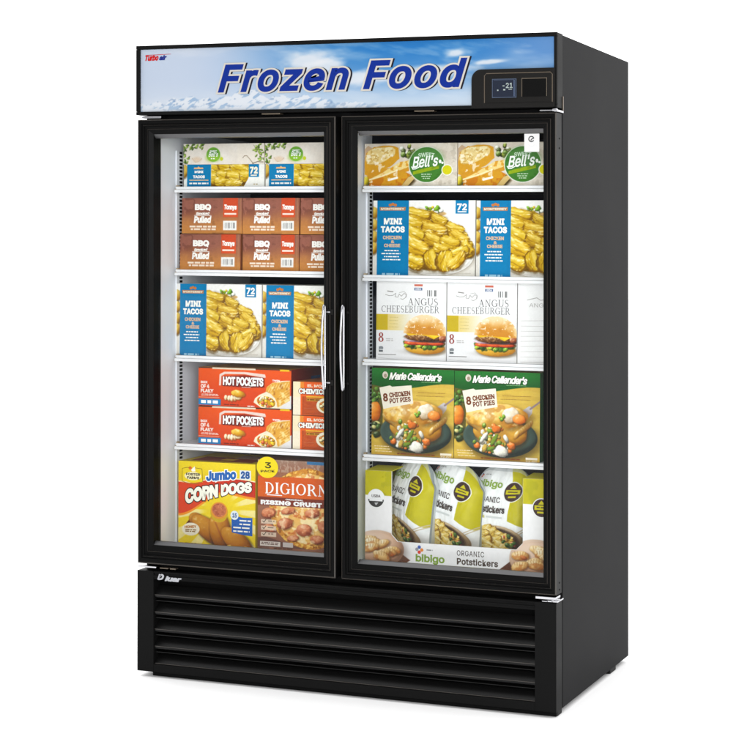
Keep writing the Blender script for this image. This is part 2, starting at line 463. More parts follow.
WHITE = rgb(243, 240, 234); INKD = rgb(40, 34, 32)

# ---- taco picture, shared by two kinds of carton
TG = (rgb(124, 84, 8), rgb(208, 168, 28), rgb(246, 222, 122))
def taco_pile(a, k, ox, oy, mask=None):
    pts = [(250, 110), (330, 88), (420, 105), (520, 150), (530, 195), (610, 205), (650, 255), (670, 310), (705, 360), (700, 400), (640, 430), (600, 470), (550, 505), (430, 515), (330, 500), (250, 470)]
    pl = [(ox + x * k, oy + y * k) for x, y in pts]
    m0 = a.aa(a.polymask(pl, .02)) * (1 if mask is None else mask)
    a.mix((1 - sm(-.02, .03, a.polymask(pl))) * (1 if mask is None else mask) * .5, rgb(120, 96, 50)); a.mix(m0, rgb(160, 122, 16))
    r = random.Random(21)
    def q(x, y, rx, ry, rot, tone=1.0):
        t_ = r.uniform(-.04, .04); dv = np.asarray([t_, t_ + r.uniform(-.02, .01), 0])
        a.shell(ox + x * k, oy + y * k, rx * k, ry * k, math.radians(rot), TG[0] + dv * .5, (TG[1] + dv) * tone, TG[2] * tone, mask)
    for i in range(34):
        x, y = 260 + r.random() * 390, 120 + r.random() * 350
        if y > 100 + (x - 250) * .55 - (40 if x > 500 else 0): q(x, y, r.uniform(50, 70), r.uniform(30, 42), r.uniform(5, 40))
    for t in ((310, 125, 105, 48, 14), (470, 165, 62, 36, 24), (575, 225, 66, 40, 24), (290, 190, 100, 52, 20), (430, 228, 92, 52, 18), (600, 284, 76, 48, 30), (300, 262, 92, 54, 26),
              (648, 352, 56, 44, 50), (432, 302, 78, 46, 30), (545, 322, 72, 50, 14), (310, 348, 92, 64, 34), (480, 362, 58, 36, 20), (612, 382, 66, 38, -18), (312, 455, 70, 52, 18), (415, 440, 74, 46, 78), (505, 445, 74, 54, 104), (592, 440, 78, 42, -44)):
        q(*t)
def art_taco(w, h):
    a = Art(w, h, 210, rgb(236, 233, 228), .742); k = 1 / 698.0
    X, Y = a.X, a.Y
    a.c = fade(rgb(240, 238, 234), rgb(222, 217, 208), sm(.2, .7, Y))
    a.ell(.62, .545, .37, .195, rgb(246, 245, 243)); a.ell(.62, .56, .365, .178, rgb(205, 200, 192), al=.8, soft=.03)
    a.ell(.62, .535, .345, .17, rgb(244, 243, 240))
    a.line([(.36 + i * .03, .70 + .0022 * (i - 10) ** 2 * -.03 + .02) for i in range(21)], .006, rgb(175, 165, 150), .6)
    u_, v_ = a.uv(.62, .545, .372, .196); rr_ = np.hypot(u_, v_); a.mix((1 - sm(.0, .022, np.abs(rr_ - 1.0))) * .7 * (Y > .5), rgb(150, 140, 126)); a.mix((1 - sm(1.0, 1.12, rr_)) * (rr_ > 1.0) * .5 * (Y > .55), rgb(176, 166, 150))
    # little salad at the back
    a.ell(.59, .13, .13, .028, rgb(206, 168, 110)); 
    a.scatter(.58, .095, .10, .035, 26, .012, .026, [rgb(120, 165, 40), rgb(225, 190, 40), rgb(236, 236, 225), rgb(70, 125, 40), rgb(225, 130, 40)], 4, rough=.2, shadow=.3)
    mask = (X > .355).astype(float)
    taco_pile(a, k, -14 * k, -30 * k, mask)
    # sliver of picture at the left of the band
    m2 = (X < .04).astype(float)
    for i, yy in enumerate((.12, .24, .36, .47)): a.blob(.0, yy, .05, .06, 0, TG[0] * 1.1, rgb(206, 170, 70), TG[2], mask=m2)
    a.rect(.04, -.1, .355, 1, rgb(0, 126, 178))
    a.rect(.315 - .0, -.1, .355, 1, rgb(0, 112, 162), .25)
    a.rect(.81, -.1, .935, .13, rgb(0, 126, 178))
    a.grain(.07, 70)
    T = a.ink; wht = rgb(250, 248, 240); tan = rgb(226, 190, 150)
    for i in range(3): T.disc(.17 + i * .025, .045 - (i == 1) * .008, .016, .014, rgb(196, 120, 60), 1)
    T.poly([(.065, .066), (.07, .10), (.32, .10), (.325, .066)], rgb(178, 128, 86), 2)
    T.part('brand_lettering'); T.text("MONTERREY", (.08, .073, .31, .094), rgb(245, 235, 215), .03, layer=3)
    T.part('title_lettering'); T.text("MINI", (.108, .175, .288, .238), wht, .05, space=1.1); T.text("TACOS", (.078, .255, .316, .318), wht, .05, space=1.05)
    T.text("CHICKEN", (.10, .350, .285, .386), tan, .035); T.text("&", (.18, .396, .215, .424), tan, .03); T.text("CHEESE", (.112, .430, .272, .464), tan, .035)
    for i, (p, q) in enumerate(((.105, .275), (.085, .30), (.10, .285), (.095, .29))): T.small(p, .492 + i * .03, q, .506 + i * .03, 1, wht, seed=i, fill=.8)
    T.part('small_print'); T.small(.09, .722, .30, .75, 1, rgb(160, 205, 225), seed=8, fill=.7)
    T.part('count_badge'); T.text("72", (.825, .03, .92, .098), wht, .04); T.rect(.83, .107, .915, .117, wht)
    return a
def art_taco_short(w, h):
    a = Art(w, h, 180, rgb(240, 238, 232), .274); X, Y = a.X, a.Y
    mask = ((X > .34) & (X < .90 - (Y * .55))).astype(float)
    a.mix(mask, rgb(175, 140, 25))
    for t in ((.40, .05, .10, .08, 20), (.55, .03, .12, .07, 10), (.70, .05, .12, .07, 20), (.40, .17, .09, .09, 0), (.53, .14, .11, .06, 15), (.66, .16, .12, .08, 10), (.78, .14, .08, .08, 0), (.48, .22, .09, .07, 0), (.62, .24, .1, .06, 0)):
        a.shell(t[0], t[1], t[2] * 1.15, t[3], math.radians(t[4]), TG[0], rgb(210, 172, 24), TG[2], mask)
    m2 = (X < .04).astype(float); a.blob(.0, .08, .05, .08, 0, TG[0] * 1.1, rgb(206, 170, 70), TG[2], mask=m2)
    a.rect(.04, -.1, .34, 1, rgb(0, 126, 178)); a.rect(.81, -.1, .935, .155, rgb(0, 126, 178)); a.grain(.06, 60)
    T = a.ink; wht = rgb(250, 248, 240)
    T.poly([(.125, .055), (.13, .036), (.17, .036), (.185, .022), (.20, .036), (.24, .036), (.245, .055)], rgb(232, 180, 120))
    T.part('title_lettering'); T.text("MINI", (.135, .075, .245, .105), wht, .05); T.text("TACOS", (.115, .132, .265, .168), wht, .05)
    T.rect(.07, .186, .31, .197, rgb(230, 190, 140)); T.small(.07, .222, .31, .246, 1, wht, seed=3, fill=.8, jag=False)
    T.part('count_badge'); T.text("72", (.825, .03, .92, .115), rgb(250, 240, 215), .05); T.rect(.835, .128, .91, .14, rgb(250, 240, 215)); T.small(.865, .236, .93, .258, 1, rgb(190, 175, 140), seed=2)
    return a
def art_white(w, h):
    a = Art(w, h, 190, rgb(240, 232, 222), .243); X, Y = a.X, a.Y
    a.c = fade(rgb(240, 234, 226), rgb(226, 214, 200), vnoise(X, Y, 6, 3)); a.rect(.67, -.1, 1.1, 1, rgb(236, 226, 212), .5)
    gr = [rgb(120, 150, 50), rgb(80, 110, 40), rgb(150, 175, 80)]
    r = random.Random(3)
    for cx, cy, sx, sy, n in ((.10, .035, .10, .03, 14), (.20, .03, .05, .025, 7), (.03, .12, .03, .10, 10), (.92, .06, .05, .05, 14), (.96, .15, .06, .05, 12), (.06, .19, .05, .03, 4)):
        for i in range(n):
            g = gr[r.randrange(3)]; a.blob(cx + r.uniform(-sx, sx), cy + r.uniform(-sy, sy), .020, .010, r.uniform(0, 3), g * .6, g, np.minimum(g * 1.35, 1), shadow=.15, spec=.1)
    a.line([(.87, .02), (.93, .10), (.97, .18)], .005, rgb(120, 110, 70), .8)
    a.line([(.74, .17), (.76, .145), (.79, .145), (.83, .19), (.87, .24)], .007, rgb(130, 110, 80), .9); a.line([(.86, .235), (.92, .215), (.99, .22)], .008, rgb(90, 75, 50), .9)
    a.line([(.11, .17), (.15, .215), (.19, .21), (.23, .175)], .008, rgb(190, 150, 110), .8); a.ell(.17, .185, .05, .03, rgb(228, 205, 180), soft=.02)
    cx, cy, R = .375, .128, .086
    a.ell(cx, cy, R, R, rgb(112, 170, 55)); a.ell(cx, cy + .04, R * .86, R * .45, rgb(150, 195, 50), soft=.03); a.ell(cx, cy - .02, .06, .035, rgb(90, 145, 70), soft=.015)
    a.ell(.478, .18, .019, .022, rgb(196, 205, 40)); a.grain(.06, 60)
    T = a.ink; wht = rgb(245, 250, 240)
    T.text("SWEET", (.33, .078, .42, .10), wht, .03, .2); T.text("Bell's", (.315, .10, .435, .155), wht, .02, .35); T.small(.34, .17, .41, .19, 1, wht, seed=2)
    return a
def art_bbq(w, h):
    a = Art(w, h, 150, rgb(140, 85, 62), .59); X, Y = a.X, a.Y
    a.c = fade(rgb(152, 96, 80), rgb(198, 134, 70), sm(.12, a.a, Y + .25 * (vnoise(X, Y, 5, 2) - .5)))
    a.mix((vnoise(X, Y, 9, 8) > .55) * (X < .22) * (1 - sm(.2, .36, Y)) * .5, rgb(112, 62, 52))
    a.mix(sm(.6, .66, vnoise(X, Y * 3, 8, 5)) * .25 * (X > .5) * (X < .7), rgb(100, 60, 48))
    a.rect(.685, -.1, .925, .315, rgb(212, 86, 46)); a.mix(((X > .685) & (X < .925) & (Y < .12)) * .5, rgb(196, 70, 40))
    a.rect(.955, -.1, .975, 1, rgb(190, 150, 100), .35)
    a.rect(.685, .375, .905, .53, rgb(240, 238, 234)); a.grain(.09, 50)
    T = a.ink; wht = rgb(250, 246, 240)
    T.part('title_lettering'); T.text("BBQ", (.215, .098, .485, .208), wht, .055)
    T.text("Smoked", (.235, .232, .46, .278), wht, .045, .2, rot=-.03)
    T.text("Pulled", (.20, .30, .49, .415), wht, .05, .15); T.rect(.205, .285, .49, .292, wht)
    T.part('small_print')
    for i in range(2): T.small(.13 + .02 * i, .458 + .044 * i, .57, .492 + .044 * i, 1, rgb(240, 220, 200), seed=i, jag=False, fill=.85)
    T.part('brand_lettering'); T.text("Tonnys", (.70, .108, .905, .21), wht, .05, .1, rot=.03); T.rect(.705, .247, .90, .275, rgb(245, 220, 205))
    T.part('barcode'); r = random.Random(2); x = .715
    while x < .88:
        b = r.choice((.004, .008, .012)); T.rect(x, .405, x + b, .50, rgb(95, 92, 92)); x += b + r.choice((.008, .012, .016))
    return a
def art_hot(w, h):
    a = Art(w, h, 220, rgb(222, 76, 16), .432); X, Y = a.X, a.Y
    a.c = fade(rgb(232, 88, 18), rgb(214, 66, 14), sm(0, a.a, Y))
    a.rect(-.1, -.1, 2, .01, rgb(60, 40, 30)); a.rect(.15, -.1, .62, .018, rgb(228, 214, 190)); a.rect(.88, -.1, .98, .02, rgb(232, 190, 30))
    a.poly([(.225, .20), (.23, .075), (.28, .045), (.50, .04), (.72, .06), (.73, .09), (.72, .10), (.50, .065), (.29, .07), (.25, .095), (.245, .20)], rgb(236, 210, 200))
    a.poly([(.255, .20), (.26, .10), (.50, .075), (.715, .10), (.715, .205), (.50, .215)], rgb(110, 24, 22), .8, soft=.012)
    # small pieces
    for x, y, rx, ry, ro in ((.30, .335, .018, .03, 0), (.335, .34, .018, .035, 0), (.365, .34, .018, .04, 0), (.40, .335, .02, .04, 0), (.44, .33, .035, .03, 0)):
        a.blob(x, y, rx, ry, ro, rgb(150, 80, 20), rgb(240, 220, 180), rgb(255, 245, 225), shadow=.3)
    a.blob(.43, .285, .075, .04, .15, rgb(170, 105, 10), rgb(225, 170, 30), rgb(250, 220, 120), shadow=.4)
    # the big cut pocket
    ed = [(.60, .375), (.615, .33), (.66, .29), (.73, .255), (.74, .20), (.80, .15), (.90, .125), (.985, .12), (.985, .40), (.90, .44), (.80, .455), (.68, .43)]
    a.poly(ed, rgb(238, 226, 200)); a.poly([(.975, .30), (1.01, .28), (1.01, .5), (.86, .47)], rgb(228, 224, 222))
    a.poly([(.73, .25), (.74, .20), (.80, .15), (.985, .125), (.985, .34), (.86, .42), (.83, .32), (.78, .27)], rgb(226, 168, 62), wob=.01)
    n = vnoise(X, Y, 34, 5); pm = a.aa(a.polymask([(.73, .25), (.74, .20), (.80, .15), (.985, .125), (.985, .34), (.86, .42), (.83, .32), (.78, .27)]))
    a.mix(pm * sm(.5, .72, n) * .8, rgb(250, 226, 160)); a.mix(pm * sm(.55, .75, vnoise(X, Y, 28, 9)) * .7, rgb(176, 104, 24))
    for i in range(7): a.line([(.75 + i * .034, .26 - i * .012), (.79 + i * .03, .18 - i * .006)], .006, rgb(252, 236, 196), .6)
    for i in range(5): a.line([(.87, .41 - i * .03), (.98, .33 - i * .03)], .005, rgb(250, 225, 170), .6)
    a.ell(.735, .365, .115, .075, rgb(244, 232, 205), rot=.22); a.ell(.735, .365, .10, .062, rgb(214, 160, 20), rot=.22)
    u, v = a.uv(.735, .365, .10, .062, .22); im = (np.hypot(u, v) < 1).astype(float)
    a.scatter(.735, .365, .095, .058, 34, .010, .022, [rgb(235, 190, 40), rgb(200, 135, 10), rgb(250, 235, 190), rgb(205, 90, 40), rgb(225, 170, 20)], 3, mask=im, shadow=.3)
    a.rect(.0, .355, .245, .425, rgb(20, 130, 190)); a.rect(.0, .335, .23, .342, rgb(240, 200, 180), .8); a.grain(.06, 60)
    T = a.ink; wht = rgb(252, 250, 246)
    T.part('brand_lettering')
    for k, (cl, b, l) in enumerate(((rgb(90, 20, 18), .085, 1), (wht, .045, 2))): T.text("HOT POCKETS", (.268, .098, .705, .196), cl, b, layer=l, ref=.045, space=.95, off=(.004, .004) if k == 0 else (0, 0))
    T.text("TRADEMARK", (.47, .205, .57, .217), rgb(230, 190, 180), .02)
    T.part('small_print')
    for i, (s_, y0, y1) in enumerate((("BOX", .155, .183), ("OF 4", .192, .238), ("FLAKY", .245, .285))): T.text(s_, (.025, y0, (.10, .12, .165)[i], y1), rgb(250, 225, 215), .05)
    T.small(.02, .30, .24, .325, 2, rgb(245, 205, 190), seed=2); T.small(.03, .372, .215, .41, 1, wht, seed=4, jag=False, fill=.9)
    T.text("TWIN", (.80, .115, .88, .135), wht, .03); T.small(.27, .405, .46, .425, 1, rgb(140, 40, 20), seed=5)
    T.small(.53, .415, .62, .43, 1, wht, seed=6)
    return a
def art_chim(w, h):
    a = Art(w, h, 150, rgb(236, 100, 26), .65); X, Y = a.X, a.Y
    a.rect(-.1, -.1, .13, 1, rgb(242, 226, 190)); a.mix(((X < .13) & (Y > .3)) * .4, rgb(235, 232, 225)); a.rect(.12, -.1, .19, .12, rgb(232, 180, 60), .5)
    a.rect(.16, .285, 1.1, 1, rgb(182, 74, 20)); a.mix((X > .19) * sm(.25, .31, Y) * (1 - sm(.45, .7, vnoise(X, Y * 4, 7, 3))) * .5, rgb(206, 96, 30))
    a.line([(.2, .52), (1, .50)], .008, rgb(190, 110, 60)); a.rect(.23, .272, 1.1, .30, rgb(236, 180, 40)); a.rect(.24, .318, .50, .37, rgb(206, 150, 30))
    a.ell(.58, .45, .17, .15, rgb(244, 238, 214)); a.ell(.59, .46, .13, .11, rgb(196, 140, 40))
    u, v = a.uv(.59, .46, .14, .12); im = (np.hypot(u, v) < 1).astype(float)
    a.scatter(.59, .46, .12, .10, 22, .02, .05, [rgb(230, 180, 50), rgb(245, 225, 160), rgb(190, 110, 30)], 6, mask=im); a.grain(.06, 50)
    T = a.ink; wht = rgb(252, 248, 240)
    T.text("EL MONTERREY", (.25, .045, .88, .10), rgb(250, 225, 200), .04)
    T.part('title_lettering'); T.text("CHIMICHANGAS", (.10, .13, .985, .235), rgb(70, 22, 16), .10, layer=1, ref=.045); T.text("CHIMICHANGAS", (.10, .13, .985, .235), wht, .045, layer=2)
    T.small(.25, .332, .48, .36, 1, rgb(120, 60, 10), seed=1, jag=False, fill=.8)
    return a
def art_corn(w, h):
    a = Art(w, h, 200, rgb(236, 208, 20), 1.15); X, Y = a.X, a.Y
    an = np.arctan2(Y - .62, X - .55); rr = np.hypot(X - .55, Y - .62)
    ray = sm(-.12, .12, np.sin(an * 15 + .6)); a.mix(ray * sm(.15, .3, rr) * (Y > .4) * .85, rgb(246, 232, 170))
    a.c = np.where((Y < .33)[..., None], fade(rgb(240, 214, 30), rgb(228, 196, 12), sm(0, .3, Y)), a.c)
    # red banner wave
    top = lambda x: .275 + .02 * np.sin(x * 3.5) - .085 * np.sin(np.clip((x - .15) * 3.2, 0, 3.1)) 
    bot = lambda x: .725 - .32 * sm(0, .62, x) + .06 * sm(.55, 1.05, x)
    m = sm(-.003, .003, Y - top(X)) * (1 - sm(-.003, .003, Y - bot(X))); a.mix(m, fade(rgb(222, 66, 16), rgb(196, 44, 14), sm(.2, .8, X)))
    a.mix(sm(0, .006, Y - bot(X) + .03) * (1 - sm(0, .006, Y - bot(X))), rgb(240, 150, 20)); a.mix(sm(0, .004, Y - top(X) + .012) * (1 - sm(0, .004, Y - top(X))), rgb(250, 236, 200))
    # corn dogs
    cd = (rgb(104, 50, 0), rgb(186, 114, 8), rgb(222, 162, 50))
    a.poly([(.13, .86), (.10, .83), (.17, .74), (.24, .70), (.28, .74), (.20, .86)], cd[0]); a.blob(.235, .765, .10, .085, .6, *cd, rough=.08, wob=.05, shadow=.7)
    a.blob(.40, .90, .27, .125, .70, *cd, rough=.07, spec=.3, wob=.04, shadow=.8)
    a.blob(.545, .88, .135, .26, -.10, *cd, rough=.07, spec=.3, wob=.04, shadow=.8); a.blob(.76, 1.02, .24, .125, .72, *cd, rough=.07, spec=.2, wob=.04, shadow=.8)
    a.mix((1 - sm(.0, .02, np.abs((X - .49) - (Y - .80) * .42))) * (Y > .78) * (Y < 1.02) * .45, rgb(150, 60, 30))
    a.poly([(.86, 1.08), (.89, 1.08), (.93, 1.2), (.89, 1.2)], rgb(232, 190, 90))
    a.poly([(.64, 1.08), (.68, 1.07), (.80, 1.2), (.70, 1.2)], rgb(236, 196, 90))
    a.ell(.535, .655, .115, .13, rgb(206, 172, 20)); a.ell(.535, .63, .108, .112, rgb(226, 150, 40)); a.ell(.535, .625, .09, .09, rgb(196, 110, 72))
    u, v = a.uv(.535, .625, .09, .09); cm = (np.hypot(u, v) < 1); a.mix(cm * sm(.5, .6, vnoise(X, Y, 40, 3)) * .6, rgb(160, 76, 50)); a.mix(cm * sm(.6, .68, vnoise(X, Y, 46, 6)) * .5, rgb(230, 150, 110))
    a.ell(.165, .90, .115, .085, rgb(246, 238, 215), rot=-.1); a.grain(.05, 60)
    a.rect(.05, .085, .32, .27, rgb(240, 214, 24)); a.ell(.185, .215, .135, .07, rgb(240, 214, 24))
    T = a.ink; wht = rgb(252, 250, 238)
    T.part('brand_emblem'); T.stroke([(.05, .27), (.05, .10), (.11, .085), (.15, .085)], .007, rgb(150, 120, 10)); T.stroke([(.22, .085), (.31, .095), (.32, .26), (.25, .295), (.13, .295), (.05, .27)], .007, rgb(150, 120, 10))
    T.disc(.155, .09, .022, .022, rgb(225, 110, 30)); T.poly([(.165, .115), (.215, .065), (.225, .13), (.185, .135)], wht, 2); T.disc(.19, .195, .11, .055, rgb(250, 240, 190), 1)
    T.text("FOSTER", (.10, .155, .285, .19), rgb(60, 45, 20), .04, layer=2); T.text("FARMS", (.115, .20, .275, .236), rgb(60, 45, 20), .04, layer=2)
    T.part('title_lettering'); ju = lambda x, y: (x, y - (x - .36) * .12)
    T.text("Jumbo", (.365, .125, .755, .255), rgb(250, 250, 240), .11, layer=1, ref=.05, warp=ju); T.text("Jumbo", (.365, .125, .755, .255), rgb(20, 96, 176), .05, layer=2, warp=ju)
    T.part('count_badge'); T.rect(.80, .085, .945, .205, rgb(222, 226, 228)); T.text("28", (.815, .095, .93, .195), rgb(30, 84, 150), .05, layer=2)
    T.part('title_lettering'); wv = lambda x, y: (x, .41 + (y - .41) * (1.18 - .35 * (x - .08)) + .20 * (.45 - x) * (x < 9) + .10 * (x - .5) ** 2 - .03)
    for cl, b, l in ((rgb(60, 26, 10), .10, 1), (rgb(250, 248, 232), .055, 2)):
        T.text("CORN", (.09, .33, .52, .50), cl, b, layer=l, ref=.055, warp=wv); T.text("DOGS", (.56, .33, .955, .49), cl, b, layer=l, ref=.055, warp=wv)
    T.part('flag_badge'); T.poly([(.695, .675), (.84, .705), (.965, .70), (.965, .94), (.84, .93), (.70, .905)], rgb(26, 92, 176)); T.disc(.735, .68, .052, .06, rgb(226, 234, 240), 2); T.text("15", (.708, .65, .765, .71), rgb(60, 100, 160), .04, layer=3)
    for i, (p, q) in enumerate(((.80, .945), (.80, .945), (.72, .93), (.72, .93))): T.small(p, .735 + i * .047, q, .765 + i * .047, 1, wht, 2, seed=i, jag=False, fill=.6)
    T.part('small_print'); T.text("HONEY", (.085, .85, .24, .885), rgb(190, 120, 30), .04, rot=-.1, layer=2); T.small(.09, .90, .24, .945, 2, rgb(150, 110, 40), 2, seed=7)
    T.small(.09, 1.08, .26, 1.14, 2, rgb(110, 100, 10), seed=4); T.rect(.04, 1.10, .065, 1.155, rgb(120, 110, 20))
    return a
def art_pizza(w, h):
    a = Art(w, h, 210, rgb(120, 78, 62), 1.10); X, Y = a.X, a.Y
    a.c = fade(rgb(158, 128, 112), rgb(150, 100, 76), sm(0, .2, Y + .1 * vnoise(X, Y, 10, 2))); a.mix(sm(.55, .65, vnoise(X * 2, Y, 24, 4)) * (Y < .14) * .6, rgb(190, 168, 150))
    a.rect(.58, -.1, 1.1, .035, rgb(30, 110, 170), .8)
    cx, cy, R = .60, .55, .465
    wob = (vnoise(X, Y, 9, 5) - .5) * .03; d = np.hypot(X - cx, (Y - cy)) + wob
    a.mix(1 - sm(R - .003, R + .003, d), rgb(206, 138, 44)); pm = 1 - sm(R - .07, R - .05, d)
    ring = (1 - sm(R - .003, R + .003, d)) * (1 - pm); a.mix(ring * sm(.5, .66, vnoise(X, Y, 36, 8)), rgb(240, 196, 96)); a.mix(ring * sm(.52, .66, vnoise(X, Y, 30, 11)) * .8, rgb(150, 84, 20))
    a.mix(pm, fade(rgb(240, 206, 130), rgb(226, 160, 70), vnoise(X, Y, 16, 6))); a.mix(pm * sm(.52, .62, vnoise(X, Y, 13, 14)) * .8, rgb(250, 234, 186)); a.mix(pm * sm(.58, .7, vnoise(X, Y, 20, 19)) * .7, rgb(200, 96, 40))
    pp = (rgb(126, 50, 22), rgb(206, 120, 78), rgb(232, 166, 124))
    for x, y, rx, ry in ((.13, .62, .085, .06), (.36, .585, .085, .04), (.64, .60, .09, .05), (.88, .60, .08, .05), (.32, .735, .095, .065), (.55, .80, .095, .07), (.80, .76, .10, .07), (.14, .80, .07, .045), (.98, .80, .07, .06), (.42, .90, .07, .035), (.70, .90, .08, .05)):
        a.blob(x, y, rx, ry, random.uniform(-.3, .3), *pp, rough=.45, spec=.12, wob=.22, shadow=.45, grain=22)
        a.mix((np.hypot((X - x) / rx, (Y - y) / ry) < .8) * sm(.58, .7, vnoise(X, Y, 30, int(x * 90))) * .6, rgb(238, 186, 140))
    a.mix(pm * sm(.60, .70, vnoise(X, Y, 17, 77)) * .55, rgb(252, 236, 196))
    b1 = lambda x: .20 - .0 * x; a.rect(-.1, .20, 1.1, .45, rgb(212, 94, 14)); a.poly([(-.1, .27), (.05, .17), (.16, .22), (.4, .19), (1.1, .20), (1.1, .3), (-.1, .3)], rgb(210, 90, 14))
    a.rect(-.1, .435, .82, .535, rgb(122, 44, 18)); a.rect(.82, .43, 1.1, .56, rgb(28, 138, 192)); a.rect(.805, .425, .825, .56, rgb(245, 240, 230))
    a.rect(-.1, .93, .14, 1.2, rgb(120, 84, 70)); a.poly([(-.1, .93), (.1, .90), (.4, .98), (.6, 1.02), (-.1, 1.02)], rgb(110, 72, 60)); a.grain(.06, 60)
    for i in range(3): a.rect(.04, .70 + i * .075, .22, .75 + i * .075, rgb(240, 226, 205), .75)
    T = a.ink; wht = rgb(244, 242, 240)
    T.part('count_badge'); T.disc(.115, .09, .128, .125, rgb(240, 214, 20), 3); T.text("3", (.085, .03, .16, .10), rgb(60, 50, 20), .02, layer=4); T.text("PACK", (.035, .12, .205, .148), rgb(90, 70, 20), .03, layer=4, rot=-.06)
    wp = lambda x, y: (x, y)
    T.part('brand_lettering'); serif(T, "DIGIORNO", (.09, .262, .955, .395), wht, 2); T.rect(.11, .405, .29, .415, wht, 2)
    T.part('title_lettering'); T.text("ORIGINAL", (.33, .445, .54, .462), wht, .03); T.text("RISING CRUST", (.035, .472, .755, .525), wht, .06, space=1.1)
    T.text("PEPP", (.85, .475, .965, .51), wht, .05)
    T.part('small_print')
    for i in range(3): T.stroke([(.06, .72 + i * .075), (.075, .735 + i * .075), (.10, .70 + i * .075)], .008, rgb(60, 50, 40)); T.small(.12, .71 + i * .075, .21, .735 + i * .075, 1, rgb(150, 130, 110), seed=i)
    T.rect(.03, .955, .27, 1.01, rgb(226, 216, 206)); T.small(.04, .965, .26, 1.0, 2, rgb(120, 90, 80), 2, seed=9); T.rect(.30, .955, .42, 1.01, rgb(200, 190, 184)); T.small(.18, 1.025, .44, 1.04, 1, rgb(30, 22, 20), seed=5)
    return a
def art_toast(w, h):
    a = Art(w, h, 220, rgb(228, 220, 206), .456); X, Y = a.X, a.Y
    a.c = fade(rgb(236, 228, 216), rgb(206, 194, 176), vnoise(X, Y, 9, 2)); a.mix(sm(.55, .6, vnoise(X, Y, 22, 4)) * (X > .8) * .5, rgb(190, 178, 160))
    a.poly([(.0, .30), (.0, .06), (.04, .02), (.1, .06)], rgb(190, 150, 110), .7)
    a.scatter(.46, .085, .09, .07, 26, .012, .03, [rgb(90, 115, 40), rgb(140, 150, 60), rgb(220, 220, 200), rgb(70, 80, 35)], 8, shadow=.3)
    a.poly([(.0, .44), (.30, .33), (.52, .34), (.56, .40), (.50, .46), (0, .46)], rgb(80, 62, 30), soft=.02)
    # upper slice
    crust = rgb(212, 156, 40); 
    a.poly([(.0, .20), (.02, .10), (.10, .035), (.22, .02), (.33, .035), (.375, .05), (.385, .16), (.30, .23), (.14, .335), (.04, .35), (.0, .33)], crust, wob=.02)
    crumb = [(.01, .17), (.04, .08), (.12, .04), (.30, .045), (.345, .07), (.33, .13), (.22, .19), (.12, .22), (.04, .22)]
    d = a.polymask(crumb, .02); cm = a.aa(d); a.mix(cm, rgb(232, 206, 140)); a.mix(cm * sm(.5, .64, vnoise(X, Y, 34, 6)) * .8, rgb(246, 234, 190)); a.mix(cm * sm(.54, .66, vnoise(X, Y, 40, 9)) * .7, rgb(196, 150, 60))
    # front slices
    a.poly([(.0, .40), (.06, .30), (.18, .29), (.33, .24), (.50, .18), (.54, .20), (.52, .27), (.40, .32), (.20, .385), (.02, .42)], rgb(210, 150, 40), wob=.02)
    d = a.polymask([(.08, .37), (.22, .30), (.38, .20), (.50, .18), (.51, .23), (.40, .28), (.24, .35)], .02); a.mix(a.aa(d), rgb(240, 214, 140)); a.mix(a.aa(d) * sm(.5, .6, vnoise(X, Y, 30, 12)), rgb(220, 160, 50))
    a.poly([(.05, .46), (.07, .40), (.24, .345), (.43, .29), (.50, .33), (.40, .46)], rgb(214, 156, 36), wob=.02); a.mix(a.aa(a.polymask([(.05, .46), (.07, .40), (.24, .345), (.43, .29), (.50, .33), (.40, .46)])) * sm(.52, .62, vnoise(X, Y, 18, 15)) * .6, rgb(196, 104, 14))
    a.line([(.06, .385), (.20, .345), (.36, .285)], .016, rgb(246, 230, 180)); a.line([(.27, .39), (.36, .365)], .022, rgb(250, 246, 236))
    a.poly([(.40, .46), (.48, .36), (.53, .34), (.55, .37), (.47, .46)], rgb(216, 186, 120)); a.mix(sm(.62, .7, vnoise(X, Y, 24, 21)) * (X < .36) * (Y > .12) * .7, rgb(250, 240, 225))
    a.blob(.02, .40, .03, .05, 0, rgb(120, 110, 20), rgb(210, 190, 40), rgb(240, 230, 140))
    cx, cy, R = .675, .228, .185
    a.ell(cx, cy, R + .008, R + .008, rgb(240, 238, 230)); a.ell(cx, cy, R, R, rgb(66, 126, 44)); a.ell(cx, cy - .07, R * .8, R * .5, rgb(84, 136, 70), soft=.05)
    u, v = a.uv(cx, cy, R, R); cm = (np.hypot(u, v) < 1)
    a.mix(cm * a.aa(a.polymask([(.53, .30), (.66, .265), (.81, .235), (.81, .27), (.66, .305), (.53, .335)])), rgb(150, 172, 20)); a.mix(cm * sm(.55, .7, vnoise(X, Y, 16, 3)) * .3, rgb(40, 96, 30))
    a.ell(.895, .285, .06, .06, rgb(240, 238, 230)); a.ell(.895, .285, .05, .05, rgb(214, 206, 20)); a.grain(.07, 60)
    T = a.ink; wht = rgb(245, 248, 242)
    T.text("SWEET", (.585, .10, .76, .145), rgb(205, 225, 200), .02, warp=lambda x, y: (x, y + 1.2 * (x - .675) ** 2))
    T.text("Bell's", (.52, .135, .80, .255), wht, .02, .35, rot=-.08); T.stroke([(.515, .25), (.53, .275), (.56, .272), (.60, .25)], .010, wht); T.disc(.82, .195, .014, .02, wht); T.disc(.845, .21, .012, .012, wht)
    for i in range(3): T.small(.61 + .01 * i, .325 + i * .022, .745 - .01 * i, .34 + i * .022, 1, rgb(190, 215, 180), seed=i)
    return a
